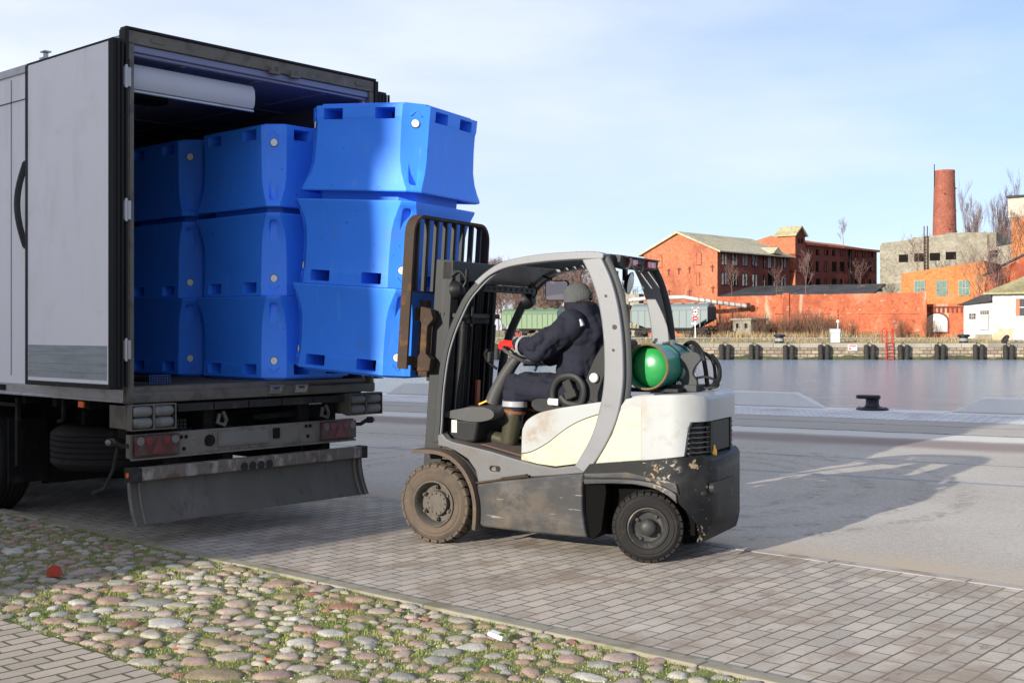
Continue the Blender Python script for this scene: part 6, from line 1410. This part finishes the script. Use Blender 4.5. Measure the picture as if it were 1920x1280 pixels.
for px, Y, lab in ((1461.5, FY+2, 'low black mooring bollard on the far quay left of the white cabinet'), (1807, FY+2, 'low black mooring bollard on the far quay below the white hut')):
    p = on_quay(px, Y, .34)
    if bo0 is None:
        bo0 = thing('bollard', lab, 'bollard', p, 0, 'bollards on the far quay'); mb = MB(); mb.lathe([(.0, 0), (.52, 0), (.50, .08), (.44, .12), (.42, .6), (.62, .68), (.62, .82), (.5, .88), (0, .9)], (0, 0, 0), (0, 0, 1), 20); mb.build('post', 'iron_black', bo0)
        mb = MB(); mb.lathe([(.43, .2), (.45, .2), (.45, .5), (.43, .5)], (0, 0, 0), (0, 0, 1), 20); mb.build('band', 'wood_grey', bo0)
    else: c = copy_tree(bo0, None, lab); c.location = p
p = on_quay(1566, FY+3, .36)
cb = thing('utility_cabinet', 'pale grey utility cabinet with a small globe lamp on the far quay', 'cabinet', p)
mb = MB(); mb.box(-.42, .42, -.3, .3, 0, 1.05); mb.box(-.5, .46, -.34, .34, 1.0, 1.42); mb.build('body', 'cab_white', cb, bevel=.03)
mb = MB(); mb.tube([(.28, 0, 1.4), (.28, 0, 2.1)], .05, 8); mb.build('pole', 'cab_white', cb); mb = MB(); mb.ball((.28, 0, 2.2), .16); mb.build('lamp', 'white_plastic', cb)
mb = MB(); mb.box(.47, .62, -.1, .1, .7, 1.2); mb.build('box', 'cab_white', cb)
p = on_quay(1668, FY-.3, 0); ld = thing('ladder', 'bright red steel ladder with hooped handrails fixed to the far quay', 'ladder', p)
mb = MB()
for s in (-.36, .36):
    mb.tube([(s, 0, -1.35), (s, 0, 1.55)], .05, 8); mb.tube([(s, 0, 1.55), (s*1.25, .1, 1.9), (s*1.4, .8, 1.6), (s*1.4, .9, .3)], .05, 8); mb.tube([(s*.6, 0, .3), (s*.7, .05, 1.85)], .04, 8)
mb.build('stile', 'ladder_red', ld); mb = MB()
for i in range(7): mb.bar((-.36, 0, -1.2+i*.32), (.36, 0, -1.2+i*.32), .07)
mb.build('rung', 'ladder_red', ld)
p = on_quay(1598.5, FY-.14, 0); mb = MB(); mb.box(p.x-.48, p.x+.48, p.y-.03, p.y, -.42, .22); sg = mb.build('sign', 'sticker'); tag(sg, 'white notice board fixed to the stone quay wall', 'sign')
mb = MB(); mb.box(p.x-.36, p.x+.36, p.y-.045, p.y-.031, .08, .14); mb.box(p.x-.34, p.x+.3, p.y-.045, p.y-.031, .0, .04); mb.box(p.x-.36, p.x-.2, p.y-.045, p.y-.031, -.3, -.12); mb.box(p.x-.16, p.x-.05, p.y-.045, p.y-.031, -.3, -.24); mb.build('lettering', 'sign_red', sg)
p = on_quay(1611-21, FY-.14, 0)
p = on_quay(1896, FY+1.4, .33); mb = MB(); mb.x = Matrix.Translation((p.x-.6, p.y, .75)) @ Matrix.Rotation(R(35), 4, 'Y'); mb.lathe([(.25, -.12), (.45, -.14), (.5, -.08), (.5, .08), (.45, .14), (.25, .12)], (0, 0, 0), (1, 0, .0), 20, closed=True); ty = mb.build('old_tyre', 'rubber'); tag(ty, 'old tyre leaning on pale rubble on the far quay', 'tyre')
mb = MB(); random.seed(12)
for i in range(7): mb.ball((p.x+random.uniform(-.3, 1.5), p.y+random.uniform(-.3, .3), .4+random.uniform(0, .25)), random.uniform(.15, .35), sc=(1.3, 1, .7), n=8)
tag(mb.build('rubble', 'conc_old', smooth=False), 'heap of pale rubble beside the old tyre', 'rubble')
# ---------------------------------------------------------------- trees and brush
def bare_tree(name, label, seed, h, up=.35, spread=.55, depth=5, tr=.18, m='twig', kids=4, minr=.022, clear=.18):
    rnd = random.Random(seed); root = thing(name, label, 'tree'); tb = MB(); cbm = MB()
    def grow(p, d, L, r, lv):
        n = 4; pts = [p]; q = p.copy(); dd = d.copy()
        for i in range(n):
            dd = (dd+Vector((rnd.uniform(-1, 1), rnd.uniform(-1, 1), rnd.uniform(-.4, 1)*up*1.2))*.16).normalized(); q = q+dd*L/n; pts.append(q.copy())
        rs = [max(r*(1-.45*i/n), minr) for i in range(n+1)]
        (tb if lv == 0 else cbm).tube(pts, rs, 6 if lv == 0 else 3, caps=False)
        if lv >= depth: return
        k = kids+(2 if lv == 0 else 0)+(rnd.random() < .5)
        for i in range(k):
            t = (clear if lv == 0 else .25)+(.97-(clear if lv == 0 else .25))*(i+rnd.random())/k; f = t*n; j = min(int(f), n-1); s0 = pts[j].lerp(pts[j+1], f-j)
            a = rnd.uniform(0, 6.283); e = Vector((math.cos(a), math.sin(a), 0)); nd = (dd*(1-spread)+e*spread+Vector((0, 0, up))).normalized()
            grow(s0, nd, L*rnd.uniform(.45, .72)*(1-.3*t*(lv == 0)), max(r*.5*(1-.3*t), minr), lv+1)
    grow(Vector((0, 0, 0)), Vector((rnd.uniform(-.05, .05), 0, 1)), h*.72, tr, 0)
    tb.build('trunk', m, root, weld=False); cbm.build('crown', m, root, weld=False, smooth=False); return root
def plant(proto, label, pos, rz, sc, group, first=False):
    o = proto if first else copy_tree(proto); o.location = pos; o.rotation_euler = (0, 0, rz); o.scale = (sc,)*3; o['label'] = label; o['group'] = group; return o
ta = bare_tree('bare_tree', 't', 1, 13, .30, .55, 5, .22, 'twig', 4, .016); tbb = bare_tree('bare_tree', 't', 2, 11, .25, .6, 5, .18, 'twig_lite', 4, .016); tcc = bare_tree('bare_tree', 't', 7, 12, .35, .5, 5, .2, 'twig', 4, .016)
random.seed(21); protos = [ta, tbb, tcc]; used = set()
spots = [(925, 200, .95), (948, 192, 1.0), (965, 205, .9), (985, 188, .78), (1003, 200, .8), (1022, 186, .75), (1040, 198, .85), (1062, 190, .95), (1078, 205, 1.0), (1094, 188, .9), (1112, 200, .8), (1150, 195, .75), (905, 196, .9), (880, 205, .85), (935, 180, .62), (975, 178, .6), (1012, 176, .55), (1050, 178, .6), (1088, 177, .6), (1120, 180, .55), (995, 215, .9), (1030, 212, .9), (955, 215, 1.0), (1105, 214, .9)]
LAB = 'bare brown tree in the leafless wood behind the wagons'
for i, (px, Y, sc) in enumerate(spots):
    pr = protos[i % 3]; f = (i % 3) not in used; used.add(i % 3)
    plant(pr, LAB, ((px-CX)/FPX*Y, Y, .7), random.uniform(0, 6.28), sc, 'bare trees behind the wagons', f)
po = bare_tree('poplar', 't', 5, 26, .95, .34, 5, .24, 'twig', 4, .013, .12); po2 = bare_tree('poplar', 't', 9, 24, .95, .36, 5, .24, 'twig', 4, .013, .12)
for i, (px, Y, sc, pr, lab) in enumerate(((1812, 232, .95, po, 'bare poplar just right of the chimney'), (1862, 228, .84, po2, 'bare poplar over the low concrete wing'), (1882, 220, .93, po, 'bare poplar close to the tall tower'), (1745, 235, .72, po2, 'bare poplar showing just left of the chimney'))):
    plant(pr, lab, ((px-CX)/FPX*Y, Y, .5), i*1.7, sc, 'poplars', i in (0, 1))
sm = bare_tree('sapling', 't', 13, 5.5, .5, .55, 4, .045, 'twig', 3, .009, .1)
for i, (px, Y, z, sc, lab) in enumerate(((1372, 146, 6.0, .75, 'bare sapling on the low roof in front of the warehouse'), (1456, 144, 5.9, .62, 'bare sapling on the low roof below the hoist tower'), (1511, 143, 5.9, .95, 'bare sapling on the low roof before the long block'), (1720, 160, 8.2, 1.1, 'bare sapling growing below the concrete building'), (1581, 170, 13.5, .75, 'small bare tree growing on top of the long brick block'), (1842, 141, 1.0, 1.9, 'bare bush climbing in front of the orange workshop'), (1870, 139, 1.0, 1.9, 'bare bush in front of the rust-red shed'), (1905, 147, 8, 1.6, 'bare tree before the tall brick tower'), (1612, 158, 6.5, .8, 'bare sapling beside the concrete annex'))):
    plant(sm, lab, ((px-CX)/FPX*Y, Y, z), i*1.3, sc, 'saplings among the ruins', i == 0)
def brush(seed):
    rnd = random.Random(seed); mb = MB()
    for i in range(85):
        a = rnd.uniform(0, 6.28); r = rnd.uniform(0, 1.4); p = Vector((r*math.cos(a), r*math.sin(a)*.6, 0)); h = rnd.uniform(1.6, 4.2); d = Vector((rnd.uniform(-.35, .35)+p.x*.15, rnd.uniform(-.2, .2), 1)).normalized()
        q = p+d*h*.5; t = q+(d+Vector((rnd.uniform(-.2, .2), 0, 0))).normalized()*h*.5; mb.tube([p, q, t], [.022, .016, .009], 3, caps=False)
        for k in range(3):
            s0 = p.lerp(t, rnd.uniform(.3, .9)); e = s0+Vector((rnd.uniform(-.5, .5), rnd.uniform(-.3, .3), rnd.uniform(.3, .9))); mb.tube([s0, e], [.013, .007], 3, caps=False)
    o = mb.build('bush', 'twig_brush', weld=False, smooth=False); tag(o, 'b', 'bush'); return o
b0 = brush(3); b1 = brush(4); random.seed(30)
for i in range(17):
    px = 1352+i*13.5+random.uniform(-3, 3); Y = 142-(px-1350)*.012+random.uniform(-2, 2)+(5 if 1362 < px < 1418 else 0); o = (b0, b1)[i % 2]
    if i > 1: o = o.copy(); C.objects.link(o)
    o.location = ((px-CX)/FPX*Y, Y, .75); o.rotation_euler = (0, 0, random.uniform(-.3, .3)); s = random.uniform(.45, .95)*(1 if i < 19 else .55); o.scale = (s, s, s)
    o['label'] = 'dry brown bush in the tangle along the brick wall'; o['group'] = 'dry bushes along the brick wall'
random.seed(33)
for i, px in enumerate((1600, 1690, 1745)):
    o = b0.copy(); C.objects.link(o); Y = 136; o.location = ((px-CX)/FPX*Y, Y, .75); s = random.uniform(.4, .75); o.scale = (s*.7, s, s); o['label'] = 'thin dry bush in the grass right of the white cabinet'; o['group'] = 'dry bushes right of the cabinet'
mb = MB(); V = []; F = []
for t in range(15000):
    k = random.random()
    if k < .6: x = random.uniform(24, 58); y = random.uniform(134.5, 141) if random.random() < .7 else random.uniform(FY+6, FY+12)
    elif k < .8: x = random.uniform(-10, 60); y = random.uniform(FY+2.5, FY+12)
    else: x = random.uniform(16, 60); y = random.uniform(134.5, 139)
    dn = noise.noise(Vector((x*.25, y*.3, 5)))
    if dn < random.uniform(-.5, .3): continue
    h = random.uniform(.15, .55)*(1.5 if y > 133 else .6)*(1+max(dn, 0)); a = random.uniform(0, 3.14); w_ = random.uniform(.02, .05); n0 = len(V); z = bz(0, y); lx = random.uniform(-.4, .4)*h
    V += [(x-w_*math.cos(a), y-w_*math.sin(a), z), (x+w_*math.cos(a), y+w_*math.sin(a), z), (x+lx, y, z+h)]; F.append((n0, n0+1, n0+2))
mb.add(V, F); tag(mb.build('dry_grass', 'dry_grass', weld=False, smooth=False), 'straw-coloured dry grass along the far road and wall', 'grass', kind='stuff')
# ---------------------------------------------------------------- near quay furniture
def qframe(x, y=QE, z=0): return Matrix.Rotation(QA, 4, 'Z') @ Matrix.Translation((x, y, z))
def qx(px):   # along-quay coordinate of the sight line at the quay edge
    k = (px-CX)/FPX; d = Vector((QN.y, -QN.x)); # direction along the edge, to the right
    # point = QN*QE + d*t ; X = kY
    return (k*QN.y*(QE-.2)-QN.x*(QE-.2))/(d.x-k*d.y)
def curb(x0, x1, label, s0=True, s1=True):
    mb = MB(); h = .31; P = [(x0, .0), (x0+(.62 if s0 else 0), h), (x1-(.62 if s1 else 0), h), (x1, 0)]
    mb.prism(P, QE-.34, QE-.02); o = mb.build('edge_beam', 'coping', bevel=.02); o.rotation_euler = (0, 0, QA); o.location = (0, 0, .009); tag(o, label, 'kerb beam', 'concrete kerb beams on the near quay')
x_a = qx(1547); x_b = qx(1785)
curb(x_a-7.4, x_a, 'pale concrete kerb beam on the quay edge left of the black bollard'); curb(x_b, x_b+6.5, 'pale concrete kerb beam on the quay edge right of the black bollard')
x_c = qx(728); curb(x_c, x_c+6.6, 'pale concrete kerb beam on the quay edge behind the forklift mast')
p = Matrix.Rotation(QA, 4, 'Z') @ Vector((qx(1640), QE-.42, .008))
bl = thing('mooring_bollard', 'dark cast iron mooring bollard with an overhanging head on the near quay', 'bollard', p, QA)
mb = MB(); mb.lathe([(0, 0), (.33, 0), (.335, .02), (.32, .045), (.20, .055), (.15, .09), (.135, .15), (.135, .22), (.16, .245)], (0, 0, 0), (0, 0, 1), 32); b_ = mb.build('base', 'iron_black', bl, ang=60)
mb = MB(); mb.prism(rrect(-.34, .17, -.15, .15, .145, 8), .235, .315, 'z'); mb.build('head', 'iron_black', bl, bevel=.035, seg=4)
mb = MB()
for i in range(6): a = i*math.pi/3; mb.cyl((.27*math.cos(a), .27*math.sin(a), .04), (0, 0, 1), .025, .02, 8)
mb.build('bolt', 'iron_black', bl)
# litter on the verge
def gp(px, py, z=0): Y = FPX*(CAMH-z)/(py-HY); return Vector(((px-CX)/FPX*Y, Y, z))
mb = MB(); bmv = []
p = gp(101, 1069, .09); mb.add([p+Vector(q)*.055 for q in ((-.9, -.4, -.6), (.7, -.6, -.7), (1, .3, -.6), (-.3, .8, -.6), (-.7, -.3, .3), (.1, -.6, .9), (.8, .1, .5), (-.2, .5, .7))], [(0, 1, 5, 4), (1, 2, 6, 5), (2, 3, 7, 6), (3, 0, 4, 7), (4, 5, 6, 7), (3, 2, 1, 0)])
M_('brick_red', (.42, .06, .03), .9, var=.3, vs=30, bump=.6); tag(mb.build('brick_fragment', 'brick_red', smooth=False, bevel=.004), 'broken piece of red brick lying on the cobbles', 'brick')
p = gp(932, 1190, .085); m = Matrix.Rotation(R(-25), 3, 'Z') @ Matrix.Rotation(R(14), 3, 'Y'); mb = MB(); mb.obox(p, (.088, .055, .024), m); M_('carton', (.72, .70, .74), .4, var=.1)
ct = mb.build('crushed_carton', 'carton', bevel=.004); tag(ct, 'small crushed white packet lying among the cobbles', 'litter')
mb = MB(); mb.obox(p+m @ Vector((.025, 0, .0125)), (.03, .05, .001), m); mb.build('label', 'lime', ct)
mb = MB()
for i in range(4): mb.obox(p+m @ Vector((.018+.006*i, -.004, .0135)), (.003, .035, .001), m)
mb.build('print', 'ink', ct)
for px, py, lab in ((331, 1214, 'thin orange cigarette end on the cobbles to the left'), (500, 1235, 'short orange cigarette end beside a white stone')):
    p = gp(px, py, .085); mb = MB(); mb.tube([p-Vector((.016, .006, 0)), p+Vector((.016, .006, 0))], .004, 8); o = mb.build('cigarette_end', 'orange'); tag(o, lab, 'litter')
# warehouse behind the photographer whose edge shades the truck
Wd = SUN_TO; cn = Vector((-1.33, 9.46, 0))-Wd*24
wh = thing('brick_store', 'tall plain brick store standing behind the truck\'s side, outside the picture', 'building', cn, math.atan2(Wd.y, Wd.x))
mb = MB(); mb.box(-12, 0, 0, 44, 0, 13.5); mb.build('wall', 'brick_lit', wh, smooth=False); mb = MB(); mb.box(-12.4, .4, -.15, 44.4, 13.5, 13.9); mb.build('roof', 'roof_black', wh, smooth=False)
for i in range(8):
    mb = MB(); mb.box(.0, .05, 3+i*5, 5+i*5, 2, 5); mb.box(0, .05, 3+i*5, 5+i*5, 7.5, 10.5); mb.build('window', 'win_dark', wh, smooth=False)
